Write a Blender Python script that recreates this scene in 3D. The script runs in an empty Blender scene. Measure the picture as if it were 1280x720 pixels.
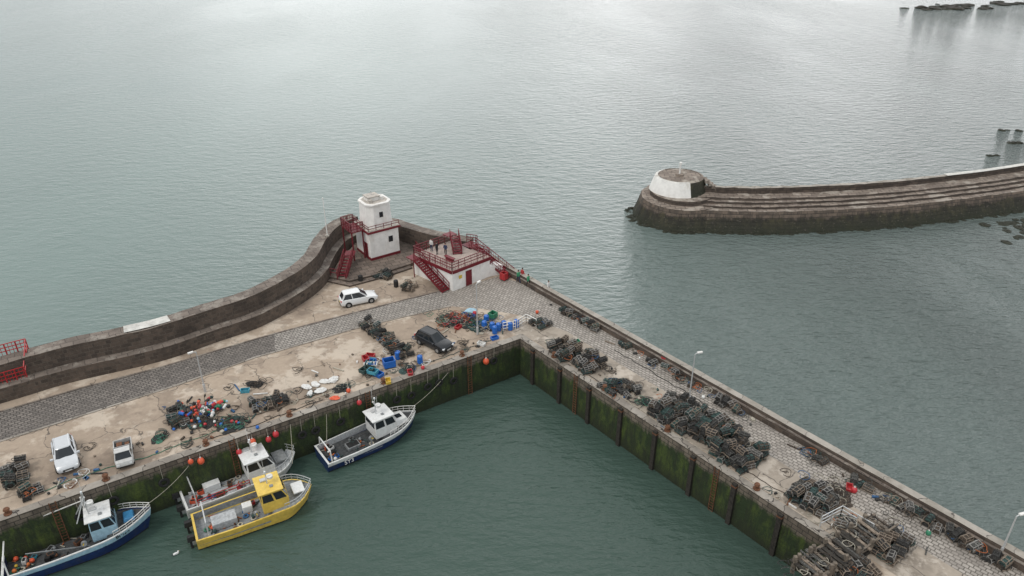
import bpy, math, random
from mathutils import Vector, Matrix
R=random.Random(7)
S=bpy.context.scene
COL=bpy.context.collection
# ------------------------------------------------------------------ materials
def newmat(name):
    m=bpy.data.materials.new(name); m.use_nodes=True
    nt=m.node_tree; b=nt.nodes["Principled BSDF"]
    return m,nt,b
def N(nt,t,**k):
    n=nt.nodes.new(t)
    for a,v in k.items():
        if a.startswith("i_"): n.inputs[a[2:].replace("_"," ")].default_value=v
        else: setattr(n,a,v)
    return n
def mixc(nt,fac,a,b,blend='MIX'):
    n=nt.nodes.new("ShaderNodeMix"); n.data_type='RGBA'; n.blend_type=blend
    for s,v in ((n.inputs[0],fac),(n.inputs[6],a),(n.inputs[7],b)):
        if hasattr(v,"links"): nt.links.new(v,s)
        elif isinstance(v,(int,float)): s.default_value=v
        else: s.default_value=(v[0],v[1],v[2],1)
    return n.outputs[2]
def ramp(nt,src,a,b,lo=0.0,hi=1.0):
    n=nt.nodes.new("ShaderNodeMapRange"); n.inputs[1].default_value=a;n.inputs[2].default_value=b
    n.inputs[3].default_value=lo;n.inputs[4].default_value=hi
    nt.links.new(src,n.inputs[0]); return n.outputs[0]
def noise(nt,co,scale,detail=4,rough=.6,stretch=None):
    n=nt.nodes.new("ShaderNodeTexNoise"); n.inputs["Scale"].default_value=scale
    n.inputs["Detail"].default_value=detail;n.inputs["Roughness"].default_value=rough
    if stretch:
        mp=nt.nodes.new("ShaderNodeMapping"); mp.inputs["Scale"].default_value=stretch[:3]
        if len(stretch)>3: mp.inputs["Rotation"].default_value=(0,0,stretch[3])
        nt.links.new(co,mp.inputs[0]); co=mp.outputs[0]
    nt.links.new(co,n.inputs["Vector"]); return n.outputs["Fac"]
def bump(nt,b,h,strength=.5,dist=.05):
    n=nt.nodes.new("ShaderNodeBump"); n.inputs["Strength"].default_value=strength;n.inputs["Distance"].default_value=dist
    nt.links.new(h,n.inputs["Height"]); nt.links.new(n.outputs[0],b.inputs["Normal"])
def plain(name,c,rough=.6,var=.25,scale=3,metal=0,dirt=None,lo=.35,hi=.65):
    m,nt,b=newmat(name); tc=N(nt,"ShaderNodeTexCoord")
    f=noise(nt,tc.outputs["Object"],scale,5,.65)
    c2=[x*(1-var) for x in c]; c1=[min(1,x*(1+var*.4)) for x in c]
    col=mixc(nt,ramp(nt,f,lo,hi),c2,c1)
    if dirt:
        g=noise(nt,tc.outputs["Object"],scale*.6,6,.75,(1,1,.35))
        col=mixc(nt,ramp(nt,g,.52,.74,0,.7),col,dirt)
    nt.links.new(col,b.inputs["Base Color"]); b.inputs["Roughness"].default_value=rough; b.inputs["Metallic"].default_value=metal
    return m
def blocks(name,c1,c2,mortar,bw,bh,ms=.02,var=.5,big=.15,dark=(.03,.028,.022),rough=.85,bstr=.6,darkamt=.6,patch=None,fine=0):
    m,nt,b=newmat(name); tc=N(nt,"ShaderNodeTexCoord"); uv=tc.outputs["UV"]; ob=tc.outputs["Object"]
    wn=N(nt,"ShaderNodeTexNoise"); wn.inputs["Scale"].default_value=.8; nt.links.new(ob,wn.inputs["Vector"])
    va=N(nt,"ShaderNodeVectorMath",operation='MULTIPLY_ADD'); nt.links.new(wn.outputs["Color"],va.inputs[0]); va.inputs[1].default_value=(bh*.5,bh*.5,0); nt.links.new(uv,va.inputs[2])
    br=N(nt,"ShaderNodeTexBrick"); br.inputs["Scale"].default_value=1; br.inputs["Brick Width"].default_value=bw;br.inputs["Row Height"].default_value=bh
    br.inputs["Mortar Size"].default_value=ms; br.inputs["Mortar Smooth"].default_value=.4;br.inputs["Bias"].default_value=0
    br.inputs["Color1"].default_value=(*c1,1);br.inputs["Color2"].default_value=(*c2,1);br.inputs["Mortar"].default_value=(*mortar,1)
    nt.links.new(va.outputs[0],br.inputs["Vector"])
    f=noise(nt,ob,2.2,7,.7); g=noise(nt,ob,big,6,.65)
    col=mixc(nt,ramp(nt,f,.3,.7,0,1),mixc(nt,var,br.outputs["Color"],(.5,.5,.5),'MULTIPLY'),br.outputs["Color"])
    col=mixc(nt,ramp(nt,g,.5,.68,0,darkamt),col,dark)
    if patch:
        h=noise(nt,ob,big*1.7,6,.7,(1,1,1)); hh=ramp(nt,h,.52,.6,0,.75); col=mixc(nt,hh,col,patch)
    if fine:
        k=noise(nt,ob,.9,8,.8); col=mixc(nt,ramp(nt,k,.6,.72,0,fine),col,[x*.5 for x in dark])
        k2=noise(nt,ob,.55,3,.5,(1,1,1,1.1)); col=mixc(nt,ramp(nt,k2,.62,.64,0,.35),col,dark)
    nt.links.new(col,b.inputs["Base Color"]); b.inputs["Roughness"].default_value=rough
    s=N(nt,"ShaderNodeMath",operation='SUBTRACT'); nt.links.new(f,s.inputs[0]); nt.links.new(br.outputs["Fac"],s.inputs[1])
    bump(nt,b,s.outputs[0],bstr,.05)
    return m

M={}
M['concrete']=blocks('apron_concrete',(.43,.345,.265),(.365,.29,.222),(.15,.125,.10),4.6,4.2,.06,.4,.16,(.16,.122,.094),darkamt=.75,patch=(.54,.465,.38),bstr=.25,fine=.6)
M['concrete_r']=blocks('pier_concrete',(.42,.36,.295),(.36,.31,.255),(.15,.13,.11),3.4,2.6,.06,.4,.3,(.15,.126,.1),darkamt=.75,patch=(.50,.445,.38),bstr=.25,fine=.6)
M['cobL']=blocks('cobbles_dark',(.27,.24,.215),(.16,.143,.13),(.075,.068,.06),.5,.34,.05,.6,.14,(.125,.112,.1),darkamt=.5,fine=.3)
M['cobLight']=blocks('cobbles_light',(.43,.395,.355),(.29,.265,.238),(.12,.11,.098),.5,.36,.05,.5,.2,(.22,.2,.175),darkamt=.4,fine=.2)
M['cobR']=blocks('cobbles_pier',(.47,.43,.385),(.32,.29,.26),(.15,.135,.115),.46,.34,.045,.5,.2,(.23,.205,.18),darkamt=.5,fine=.3)
M['flags']=blocks('flagstones',(.22,.172,.14),(.14,.11,.09),(.06,.05,.042),1.1,.8,.04,.5,.3)
M['coping']=blocks('coping_stone',(.40,.365,.32),(.27,.24,.205),(.06,.052,.045),1.5,5,.05,.5,.5,(.14,.122,.104),darkamt=.6,fine=.5)
M['walltop']=blocks('wall_top_stone',(.23,.19,.16),(.15,.122,.102),(.06,.05,.043),1.1,.9,.03,.5,.3,(.09,.072,.06),darkamt=.6,patch=(.29,.26,.225))
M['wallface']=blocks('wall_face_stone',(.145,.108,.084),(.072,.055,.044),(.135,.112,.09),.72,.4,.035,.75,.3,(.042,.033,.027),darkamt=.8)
M['parapet']=blocks('parapet_concrete',(.42,.385,.34),(.32,.29,.25),(.10,.09,.08),2.4,5,.04,.5,.35,(.17,.15,.12),darkamt=.75,fine=.5)
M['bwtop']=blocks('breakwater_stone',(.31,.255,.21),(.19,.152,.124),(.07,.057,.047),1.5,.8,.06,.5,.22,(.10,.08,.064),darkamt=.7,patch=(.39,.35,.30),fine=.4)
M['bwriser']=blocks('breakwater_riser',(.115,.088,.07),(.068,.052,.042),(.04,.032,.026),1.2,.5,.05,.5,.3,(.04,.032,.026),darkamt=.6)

def tidal(name,stone1,stone2,green_hi,green_lo,z0,z1,weedtop,bw=.9,bh=.42,mort=(.05,.043,.035),speck=0,streakamt=.6,vs=0):
    m,nt,b=newmat(name); tc=N(nt,"ShaderNodeTexCoord"); uv=tc.outputs["UV"]; ob=tc.outputs["Object"]
    br=N(nt,"ShaderNodeTexBrick"); br.inputs["Scale"].default_value=1; br.inputs["Brick Width"].default_value=bw;br.inputs["Row Height"].default_value=bh
    br.inputs["Mortar Size"].default_value=.035; br.inputs["Color1"].default_value=(*stone1,1);br.inputs["Color2"].default_value=(*stone2,1);br.inputs["Mortar"].default_value=(*mort,1)
    nt.links.new(uv,br.inputs["Vector"])
    f=noise(nt,ob,1.6,7,.7)
    streak=noise(nt,ob,1.5,6,.7,(1,1,.1))
    col=mixc(nt,ramp(nt,f,.3,.7,.35,0),br.outputs["Color"],(.06,.048,.038))
    col=mixc(nt,ramp(nt,streak,.45,.66,0,streakamt),col,(.045,.037,.029))
    sep=N(nt,"ShaderNodeSeparateXYZ"); nt.links.new(ob,sep.inputs[0])
    big=noise(nt,ob,.22,3,.5)
    fs=noise(nt,ob,1.2,6,.7,(1,1,.25))
    ad=N(nt,"ShaderNodeMath",operation='MULTIPLY_ADD'); nt.links.new(fs,ad.inputs[0]); ad.inputs[1].default_value=-2.2; nt.links.new(sep.outputs[2],ad.inputs[2])
    ad2=N(nt,"ShaderNodeMath",operation='MULTIPLY_ADD'); nt.links.new(big,ad2.inputs[0]); ad2.inputs[1].default_value=-1.2; nt.links.new(ad.outputs[0],ad2.inputs[2])
    gmask=ramp(nt,ad2.outputs[0],weedtop-1.5,weedtop-2.0)
    g=noise(nt,ob,.9,6,.75,(1,1,.4))
    gcol=mixc(nt,ramp(nt,g,.46,.70),green_lo,green_hi)
    gz=ramp(nt,sep.outputs[2],z0,z1)
    gcol=mixc(nt,gz,(.018,.022,.010),gcol)
    if vs:
        st=noise(nt,ob,1.9,5,.7,(1,1,.15)); gcol=mixc(nt,ramp(nt,st,.48,.60,0,vs),gcol,(.02,.026,.012))
    col=mixc(nt,gmask,col,gcol)
    if speck:
        k=noise(nt,ob,3.0,4,.8); col=mixc(nt,ramp(nt,k,.6,.68,0,speck),col,(.28,.25,.2))
        k=noise(nt,ob,.8,6,.8); col=mixc(nt,ramp(nt,k,.5,.62,0,speck),col,(.03,.026,.02))
    nt.links.new(col,b.inputs["Base Color"]); b.inputs["Roughness"].default_value=.75
    s=N(nt,"ShaderNodeMath",operation='SUBTRACT'); nt.links.new(f,s.inputs[0]); nt.links.new(br.outputs["Fac"],s.inputs[1])
    bump(nt,b,s.outputs[0],.8,.12)
    return m
M['quaywall']=tidal('quay_wall_algae',(.25,.205,.16),(.15,.122,.095),(.080,.112,.020),(.022,.038,.012),-.2,1.6,3.8,vs=.8,streakamt=.7)
M['bwface']=tidal('breakwater_face',(.20,.15,.115),(.10,.076,.06),(.08,.07,.035),(.022,.019,.014),.1,2.2,2.3,1.3,.55,(.03,.025,.02),.5)
M['rock']=tidal('rock_weed',(.05,.042,.035),(.03,.026,.02),(.05,.042,.018),(.015,.013,.009),0,.6,1.0)

def P(k,*a,**kw): M[k]=plain(k,*a,**kw)
P('white_paint',(.78,.77,.74),.6,.12,2,dirt=(.42,.38,.32))
P('old_white',(.62,.61,.57),.7,.3,1.2,dirt=(.28,.25,.21))
P('harling',(.80,.785,.755),.8,.12,1.2,dirt=(.50,.455,.39))
P('red_paint',(.165,.012,.02),.5,.35,4)
P('red_bright',(.42,.03,.035),.45,.25,4)
P('terrace_floor',(.40,.33,.29),.8,.3,1.5)
P('rooflead',(.50,.46,.41),.7,.35,3,dirt=(.2,.17,.14))
P('glass',(.02,.025,.03),.08,.2,3)
P('black',(.02,.02,.02),.6,.4,5)
P('rubber',(.018,.018,.018),.85,.4,6)
P('steel',(.42,.43,.44),.4,.25,5,metal=.6)
P('galv',(.55,.56,.56),.45,.15,5,metal=.3)
P('timber',(.17,.14,.11),.85,.5,4)
P('timber_dark',(.035,.03,.024),.85,.5,4)
P('rust',(.16,.07,.035),.85,.5,5)
P('net_dark',(.045,.044,.042),.95,.8,14,lo=.42,hi=.6)
P('net_teal',(.05,.095,.088),.95,.8,14,lo=.42,hi=.6)
P('net_brown',(.10,.078,.06),.95,.85,14,lo=.42,hi=.6)
P('net_grey',(.11,.108,.10),.95,.85,14,lo=.42,hi=.6)
P('net_blue',(.04,.12,.26),.9,.6,12)
P('net_orange',(.45,.13,.04),.9,.4,8)
P('creel_frame',(.27,.26,.245),.8,.5,6)
P('creel_wood',(.25,.20,.155),.85,.5,6)
P('rope_green',(.06,.20,.13),.9,.4,8)
P('rope_pale',(.42,.39,.32),.9,.3,8)
P('blue_plastic',(.015,.13,.48),.4,.2,4)
P('cyan_plastic',(.06,.30,.40),.45,.3,4)
P('green_plastic',(.03,.22,.12),.45,.3,4)
P('yellow_plastic',(.62,.43,.05),.45,.2,4)
P('orange_buoy',(.70,.11,.045),.4,.25,4)
P('red_buoy',(.52,.035,.045),.4,.25,4)
P('white_plastic',(.72,.72,.70),.5,.2,4,dirt=(.4,.36,.3))
P('car_white',(.74,.75,.75),.22,.05,2)
P('truck_grey',(.55,.55,.54),.4,.15,2,dirt=(.3,.27,.22))
P('car_silver',(.60,.62,.64),.25,.05,2,metal=.2)
P('car_black',(.02,.022,.026),.2,.2,2)
P('lamp_red',(.45,.02,.02),.3,.1,2)
P('lamp_clear',(.75,.78,.8),.15,.1,2)
P('hull_navy',(.012,.03,.11),.35,.25,3,dirt=(.05,.05,.06))
P('hull_blue',(.05,.22,.42),.35,.25,3)
P('hull_paleblue',(.36,.55,.66),.4,.2,3)
P('hull_white',(.74,.75,.74),.4,.12,3,dirt=(.45,.41,.35))
P('hull_yellow',(.74,.52,.10),.4,.15,3,dirt=(.38,.28,.10))
P('boat_orange',(.70,.20,.05),.45,.2,3)
P('deck_dark',(.06,.065,.068),.8,.5,5,dirt=(.15,.14,.13))
P('deck_grey',(.26,.275,.28),.7,.35,5,dirt=(.12,.11,.1))
P('deck_light',(.45,.47,.48),.7,.3,5,dirt=(.2,.19,.18))
P('skin',(.45,.27,.2),.6,.1,5)
P('hair',(.04,.025,.018),.8,.3,8)
P('cloth_green',(.05,.28,.14),.85,.2,8)
P('cloth_black',(.025,.025,.03),.85,.3,8)
P('cloth_white',(.65,.64,.62),.85,.1,8)
P('cloth_navy',(.03,.045,.10),.85,.3,8)
P('cloth_red',(.45,.05,.05),.85,.2,8)
P('gull_white',(.8,.8,.78),.7,.1,8)

def water(name,cl,cr,wave,fine,rough,x0=-60,x1=60,calm=.35,xlo=.4,xhi=1.6):
    m,nt,b=newmat(name); tc=N(nt,"ShaderNodeTexCoord"); ob=tc.outputs["Object"]
    sep=N(nt,"ShaderNodeSeparateXYZ"); nt.links.new(ob,sep.inputs[0])
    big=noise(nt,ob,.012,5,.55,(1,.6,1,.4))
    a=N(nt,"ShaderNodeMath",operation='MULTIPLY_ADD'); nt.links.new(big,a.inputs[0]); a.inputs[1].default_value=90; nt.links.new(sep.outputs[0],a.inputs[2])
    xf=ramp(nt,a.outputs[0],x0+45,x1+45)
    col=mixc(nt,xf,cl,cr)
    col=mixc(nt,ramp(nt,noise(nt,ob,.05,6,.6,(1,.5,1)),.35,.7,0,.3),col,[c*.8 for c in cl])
    nt.links.new(col,b.inputs["Base Color"])
    b.inputs["IOR"].default_value=1.33
    slick=noise(nt,ob,.022,5,.55,(1,.4,1,.5))
    sl=ramp(nt,slick,.38,.60,calm,1.0)
    xr=ramp(nt,a.outputs[0],-25+45,25+45,xlo,xhi)
    w0=noise(nt,ob,.32,2,.5,(1,2.2,1,-.75)); w1=noise(nt,ob,.8,3,.55,(1,2.4,1,-.55)); w2=noise(nt,ob,2.6,3,.6,(1,1.9,1,-.4))
    m0=N(nt,"ShaderNodeMath",operation='MULTIPLY'); nt.links.new(w0,m0.inputs[0]); m0.inputs[1].default_value=wave*1.3
    m1=N(nt,"ShaderNodeMath",operation='MULTIPLY_ADD'); nt.links.new(w1,m1.inputs[0]); m1.inputs[1].default_value=wave; nt.links.new(m0.outputs[0],m1.inputs[2])
    m2=N(nt,"ShaderNodeMath",operation='MULTIPLY_ADD'); nt.links.new(w2,m2.inputs[0]); m2.inputs[1].default_value=fine; nt.links.new(m1.outputs[0],m2.inputs[2])
    m3=N(nt,"ShaderNodeMath",operation='MULTIPLY'); nt.links.new(m2.outputs[0],m3.inputs[0]); nt.links.new(sl,m3.inputs[1])
    m4=N(nt,"ShaderNodeMath",operation='MULTIPLY'); nt.links.new(m3.outputs[0],m4.inputs[0]); nt.links.new(xr,m4.inputs[1])
    bump(nt,b,m4.outputs[0],1.0,1.0)
    b.inputs["Roughness"].default_value=rough
    return m
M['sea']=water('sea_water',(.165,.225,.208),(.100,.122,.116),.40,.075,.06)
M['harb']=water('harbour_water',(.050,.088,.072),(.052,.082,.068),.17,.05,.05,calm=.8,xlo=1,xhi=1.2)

# ------------------------------------------------------------------ mesh builder
class MB:
    def __init__(s): s.v=[];s.f=[];s.m=[];s.ms=[]
    def mi(s,mat):
        if mat not in s.ms: s.ms.append(mat)
        return s.ms.index(mat)
    def add(s,vs,fs,mat):
        o=len(s.v); i=s.mi(mat); s.v+= [tuple(v) for v in vs]
        for f in fs: s.f.append(tuple(o+k for k in f)); s.m.append(i)
    def box(s,c,d,mat,rz=0,M3=None,top=1.0):
        hx,hy,hz=d[0]/2,d[1]/2,d[2]/2
        vs=[(-hx,-hy,-hz),(hx,-hy,-hz),(hx,hy,-hz),(-hx,hy,-hz),(-hx*top,-hy*top,hz),(hx*top,-hy*top,hz),(hx*top,hy*top,hz),(-hx*top,hy*top,hz)]
        mm=M3 or Matrix.Rotation(rz,3,'Z'); c=Vector(c)
        s.add([mm@Vector(v)+c for v in vs],[(0,3,2,1),(4,5,6,7),(0,1,5,4),(1,2,6,5),(2,3,7,6),(3,0,4,7)],mat)
    def bar(s,a,b,w,mat,h=None):
        a=Vector(a);b=Vector(b);d=b-a; L=d.length
        if L<1e-6: return
        d.normalize(); up=Vector((0,0,1)) if abs(d.z)<.95 else Vector((1,0,0))
        y=up.cross(d).normalized(); z=d.cross(y); mm=Matrix((d,y,z)).transposed()
        s.box((a+b)/2,(L,w,h or w),mat,M3=mm)
    def cyl(s,a,b,r,mat,n=10,r2=None,cap=None):
        a=Vector(a);b=Vector(b);d=(b-a).normalized(); up=Vector((0,0,1)) if abs(d.z)<.95 else Vector((1,0,0))
        x=up.cross(d).normalized(); y=d.cross(x); r2=r if r2 is None else r2
        vs=[a+(x*math.cos(t)+y*math.sin(t))*r for t in [2*math.pi*i/n for i in range(n)]]+[b+(x*math.cos(t)+y*math.sin(t))*r2 for t in [2*math.pi*i/n for i in range(n)]]
        s.add(vs,[(i,(i+1)%n,n+(i+1)%n,n+i) for i in range(n)],mat)
        s.add(vs,[tuple(range(n))[::-1],tuple(range(n,2*n))],cap or mat)
    def sph(s,c,r,mat,seg=12,rings=8,sc=(1,1,1),jit=0,rnd=None):
        vs=[];fs=[]
        for i in range(rings+1):
            t=math.pi*i/rings
            for j in range(seg):
                p=2*math.pi*j/seg; k=r*(1+(rnd.uniform(-jit,jit) if jit else 0))
                vs.append((c[0]+k*sc[0]*math.sin(t)*math.cos(p),c[1]+k*sc[1]*math.sin(t)*math.sin(p),c[2]+k*sc[2]*math.cos(t)))
        for i in range(rings):
            for j in range(seg): fs.append((i*seg+j,(i+1)*seg+j,(i+1)*seg+(j+1)%seg,i*seg+(j+1)%seg))
        s.add(vs,fs,mat)
    def poly(s,pts,mat): s.add(pts,[tuple(range(len(pts)))],mat)
    def prism(s,pts,z0,z1,mat,side=None):
        n=len(pts); vs=[(p[0],p[1],z0) for p in pts]+[(p[0],p[1],z1) for p in pts]
        s.add(vs,[tuple(range(n,2*n)),tuple(range(n))[::-1]],mat)
        s.add(vs,[(i,(i+1)%n,n+(i+1)%n,n+i) for i in range(n)],side or mat)
    def loft(s,rings,mats,closed=False,caps=None):
        n=len(rings[0])
        for a,b in zip(rings[:-1],rings[1:]):
            for j in range(n if closed else n-1):
                k=(j+1)%n; mt=mats[j%len(mats)] if isinstance(mats,list) else mats
                s.add([a[j],a[k],b[k],b[j]],[(0,1,2,3)],mt)
        if caps:
            s.poly(rings[0][::-1],caps); s.poly(rings[-1],caps)
    def obj(s,name,parent=None,loc=(0,0,0),rz=0,bevel=0,smooth=False,uvrot=0,weld=False,rot=None):
        me=bpy.data.meshes.new(name); me.from_pydata(s.v,[],s.f)
        for k in s.ms: me.materials.append(M[k])
        me.polygons.foreach_set("material_index",s.m)
        uvl=me.uv_layers.new(name="UVMap"); cr,sr=math.cos(uvrot),math.sin(uvrot)
        for p in me.polygons:
            n=p.normal
            if abs(n.z)>.6:
                for li in p.loop_indices:
                    c=me.vertices[me.loops[li].vertex_index].co; uvl.data[li].uv=(c.x*cr+c.y*sr,-c.x*sr+c.y*cr)
            else:
                t=Vector((-n.y,n.x,0)); t=t.normalized() if t.length>1e-6 else Vector((1,0,0))
                for li in p.loop_indices:
                    c=me.vertices[me.loops[li].vertex_index].co; uvl.data[li].uv=(c.dot(t),c.z)
        if weld or smooth:
            import bmesh
            bm=bmesh.new(); bm.from_mesh(me); bmesh.ops.remove_doubles(bm,verts=bm.verts,dist=.0005); bmesh.ops.recalc_face_normals(bm,faces=bm.faces)
            bm.to_mesh(me); bm.free()
        if smooth:
            for p in me.polygons: p.use_smooth=True
        me.update()
        o=bpy.data.objects.new(name,me); COL.objects.link(o); o.location=loc; o.rotation_euler=rot or (0,0,rz)
        if parent: o.parent=parent
        if bevel:
            b=o.modifiers.new("bevel","BEVEL"); b.width=bevel; b.segments=2; b.limit_method='ANGLE'
        if smooth:
            e=o.modifiers.new("split","EDGE_SPLIT"); e.split_angle=math.radians(40)
        return o
def empty(name,loc=(0,0,0),rz=0,rx=0):
    e=bpy.data.objects.new(name,None); COL.objects.link(e); e.location=loc; e.rotation_euler=(rx,0,rz); e.empty_display_size=.2; return e
def rail(mb,pts,h,mat,rows=2,sp=1.2,w=.06,bal=0):
    for a,b in zip(pts[:-1],pts[1:]):
        a=Vector(a);b=Vector(b);L=(b-a).length;n=max(1,round(L/sp))
        for r in range(rows):
            z=Vector((0,0,h*(r+1)/rows)); mb.bar(a+z,b+z,w,mat)
        for i in range(n+1):
            p=a+(b-a)*i/n; mb.bar(p,p+Vector((0,0,h)),w,mat)
        if bal:
            k=int(L/bal)
            for i in range(k): p=a+(b-a)*(i+.5)/k; mb.bar(p,p+Vector((0,0,h)),w*.5,mat)
def stairs(mb,top,bot,width,mat,n=14,rails=True,tread=None):
    top=Vector(top);bot=Vector(bot); d=bot-top; hd=Vector((d.x,d.y,0)).normalized(); nn=Vector((-hd.y,hd.x,0))*width/2
    for sg in (-1,1):
        mb.bar(top+nn*sg,bot+nn*sg,.08,mat,.32)
        if rails: 
            up=Vector((0,0,1.0)); mb.bar(top+nn*sg+up,bot+nn*sg+up,.07,mat); mb.bar(top+nn*sg+up*.5,bot+nn*sg+up*.5,.05,mat)
            for i in range(6):
                p=top+d*i/5+nn*sg; mb.bar(p,p+up,.06,mat)
            for i in range(18):
                p=top+d*(i+.5)/18+nn*sg; mb.bar(p,p+up,.03,mat)
    for i in range(n):
        p=top+d*(i+.5)/n; mb.box(p,(abs(Vector((d.x,d.y,0)).length)/n*.95,width-.1,.05),tread or mat,rz=math.atan2(hd.y,hd.x))
def smooth_path(pts,k=6):
    out=[]
    for i in range(len(pts)-1):
        p0=Vector(pts[max(i-1,0)]);p1=Vector(pts[i]);p2=Vector(pts[i+1]);p3=Vector(pts[min(i+2,len(pts)-1)])
        for j in range(k):
            t=j/k; out.append(.5*((2*p1)+(-p0+p2)*t+(2*p0-5*p1+4*p2-p3)*t*t+(-p0+3*p1-3*p2+p3)*t**3))
    out.append(Vector(pts[-1])); return out
def sweep(mb,path,prof,mats,caps=None,jit=0):
    rings=[]
    for i,p in enumerate(path):
        d=(path[min(i+1,len(path)-1)]-path[max(i-1,0)]).normalized(); n=Vector((-d.y,d.x))
        rings.append([(p.x+n.x*o,p.y+n.y*o,z+R.uniform(-jit,jit)) for o,z in prof])
    for a,b in zip(rings[:-1],rings[1:]):
        for j in range(len(prof)-1):
            mb.add([a[j],b[j],b[j+1],a[j+1]],[(0,1,2,3)],mats[j])
    if caps: mb.poly(rings[0],caps); mb.poly(rings[-1][::-1],caps)
# ------------------------------------------------------------------ frames
QZ=4.7
C=Vector((.9,69.1)); eL=Vector((-.835,-.550)); nL=Vector((-.550,.835)); eR=Vector((.622,-.783)); nR=Vector((.783,.622))
def LF(s,t): p=C+eL*s+nL*t; return (p.x,p.y)
def RF(s,t): p=C+eR*s+nR*t; return (p.x,p.y)
rotL=math.atan2(eL.y,eL.x); rotR=math.atan2(eR.y,eR.x)
def sheet(name,pts,z,mat,uvrot=0):
    mb=MB(); mb.poly([(p[0],p[1],z) for p in pts],mat); 
    o=mb.obj(name,uvrot=uvrot)
    if o.data.polygons[0].normal.z<0:
        o.data.flip_normals()
    return o
# ------------------------------------------------------------------ water
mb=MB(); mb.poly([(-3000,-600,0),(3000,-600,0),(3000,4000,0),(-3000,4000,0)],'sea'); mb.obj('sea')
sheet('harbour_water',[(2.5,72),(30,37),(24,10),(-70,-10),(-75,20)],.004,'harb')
mb=MB(); mb.poly([(-3000,-600,-6),(3000,-600,-6),(3000,4000,-6),(-3000,4000,-6)],'rock'); mb.obj('seabed')
# ------------------------------------------------------------------ quay body
inner_wall=[(-95,26),(-60,50),(-48.7,57.4),(-43.7,60.9),(-36.5,64.6),(-32,68.3),(-27.9,71.9),(-24.4,77.8),(-23.0,82.6),(-22.9,87.6),(-22.2,92),(-20.4,94.8)]
wp=smooth_path(inner_wall)
back=[(-20.4,94.8),(-17.5,95.3),(-15.0,93.6),(-11.5,91.2),(-8.0,89.6),(-5.8,88.5)]
bp=smooth_path(back,4)
outer=[]
for i,p in enumerate(wp):
    d=(wp[min(i+1,len(wp)-1)]-wp[max(i-1,0)]).normalized(); outer.append((p.x-d.y*1.2,p.y+d.x*1.2))
for i,p in enumerate(bp[3:],3):
    d=(bp[min(i+1,len(bp)-1)]-bp[max(i-1,0)]).normalized(); outer.append((p.x-d.y*.8,p.y+d.x*.8))
quay_poly=[LF(0,0),RF(38.2,0),(21.0,37.2),(17,34.2),(19,20),(45,0),RF(95,9.2),RF(-17.5,9.15)]+outer[::-1]+[LF(110,6),LF(110,0)]
mb=MB(); n=len(quay_poly); mb.poly([(p[0],p[1],QZ) for p in quay_poly],'concrete')
for i in range(n):
    a=quay_poly[i]; b=quay_poly[(i+1)%n]; mb.add([(a[0],a[1],-3),(b[0],b[1],-3),(b[0],b[1],QZ),(a[0],a[1],QZ)],[(3,2,1,0)],'quaywall')
q=mb.obj('stone_quay',uvrot=rotL,weld=True)
def ext(p,k): return (p[0]+eL.x*k,p[1]+eL.y*k)
up=[(-48,56.1),(-42.3,59.9),(-35.9,63.6),(-27.9,69.0),(-26.2,70.1)]; lo=[(-45.3,51.9),(-40.1,55.5),(-33.2,60.3),(-26.8,65.4),(-25.1,66.4)]
sheet('cobbled_road',[ext(lo[0],45)]+lo+up[::-1]+[ext(up[0],45)],QZ+.004,'cobL',rotL)
up2=[(-26.2,70.1),(-18.5,74.6),(-12.5,78.0),(-8.2,80.3)]; lo2=[(-25.1,66.4),(-17.8,71.0),(-12,74.0),(-7.2,76.3)]
sheet('cobbled_road',lo2+up2[::-1],QZ+.004,'cobLight',rotL)
sheet('cobbled_road',[(-7.2,76.3),(-3.8,75.8),(.9,74.2),RF(2,5.0),RF(60,4.7),RF(60,8.26),RF(-10.5,8.26),(-1.8,84),(-7.2,80.2),(-8.2,80.3)],QZ+.004,'cobR',rotR+.1)
sheet('pavement',[LF(-.02,.9),RF(.9,.9),RF(38,.9),RF(60,.9),RF(60,4.7),RF(2,5.0),(.9,74.2),(-1,73)],QZ+.003,'concrete_r',rotR)
sheet('quay_coping',[LF(0,.0),LF(110,.0),LF(110,.8),LF(-.7,.8)],QZ+.012,'coping',rotL)
sheet('quay_coping',[RF(0,.0),RF(-.7,.8),RF(38.2,.8),RF(38.2,0)],QZ+.013,'coping',rotR)
mb=MB()
for a,b in zip([ext(lo[0],45)]+lo+lo2[1:],lo+lo2[1:]): mb.bar((*a,QZ+.02),(*b,QZ+.02),.22,'coping',.1)
mb.obj('road_kerb',uvrot=rotL)
mb=MB()
for a,b in zip([ext(up[0],45)]+up+up2[1:],up+up2[1:]): mb.bar((*a,QZ+.02),(*b,QZ+.02),.2,'walltop',.1)
mb.obj('road_kerb',uvrot=rotL)
# ------------------------------------------------------------------ sea wall
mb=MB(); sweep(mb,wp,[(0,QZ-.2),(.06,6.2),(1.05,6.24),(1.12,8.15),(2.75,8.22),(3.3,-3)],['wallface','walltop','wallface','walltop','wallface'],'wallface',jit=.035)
mb.obj('sea_wall',uvrot=rotL)
mb=MB()
sub=[p for p in wp if -40<p.x<-34.6]
sweep(mb,sub,[(1.3,8.27),(2.7,8.3)],['old_white']); mb.obj('white_painted_strip')
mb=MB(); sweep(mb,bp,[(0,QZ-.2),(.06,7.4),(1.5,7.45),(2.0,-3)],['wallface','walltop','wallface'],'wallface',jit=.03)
mb.obj('sea_wall',uvrot=-.6)
mb=MB(); path=[Vector(RF(s,8.27)) for s in [-17.0+i*1.6 for i in range(62)]]
sweep(mb,path,[(0,QZ-.1),(.0,5.28),(.28,5.3),(.28,5.62),(.93,5.65),(1.0,-3)],['wallface','walltop','wallface','parapet','wallface'],'parapet',jit=.02)
mb.obj('pier_parapet',uvrot=rotR)
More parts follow.
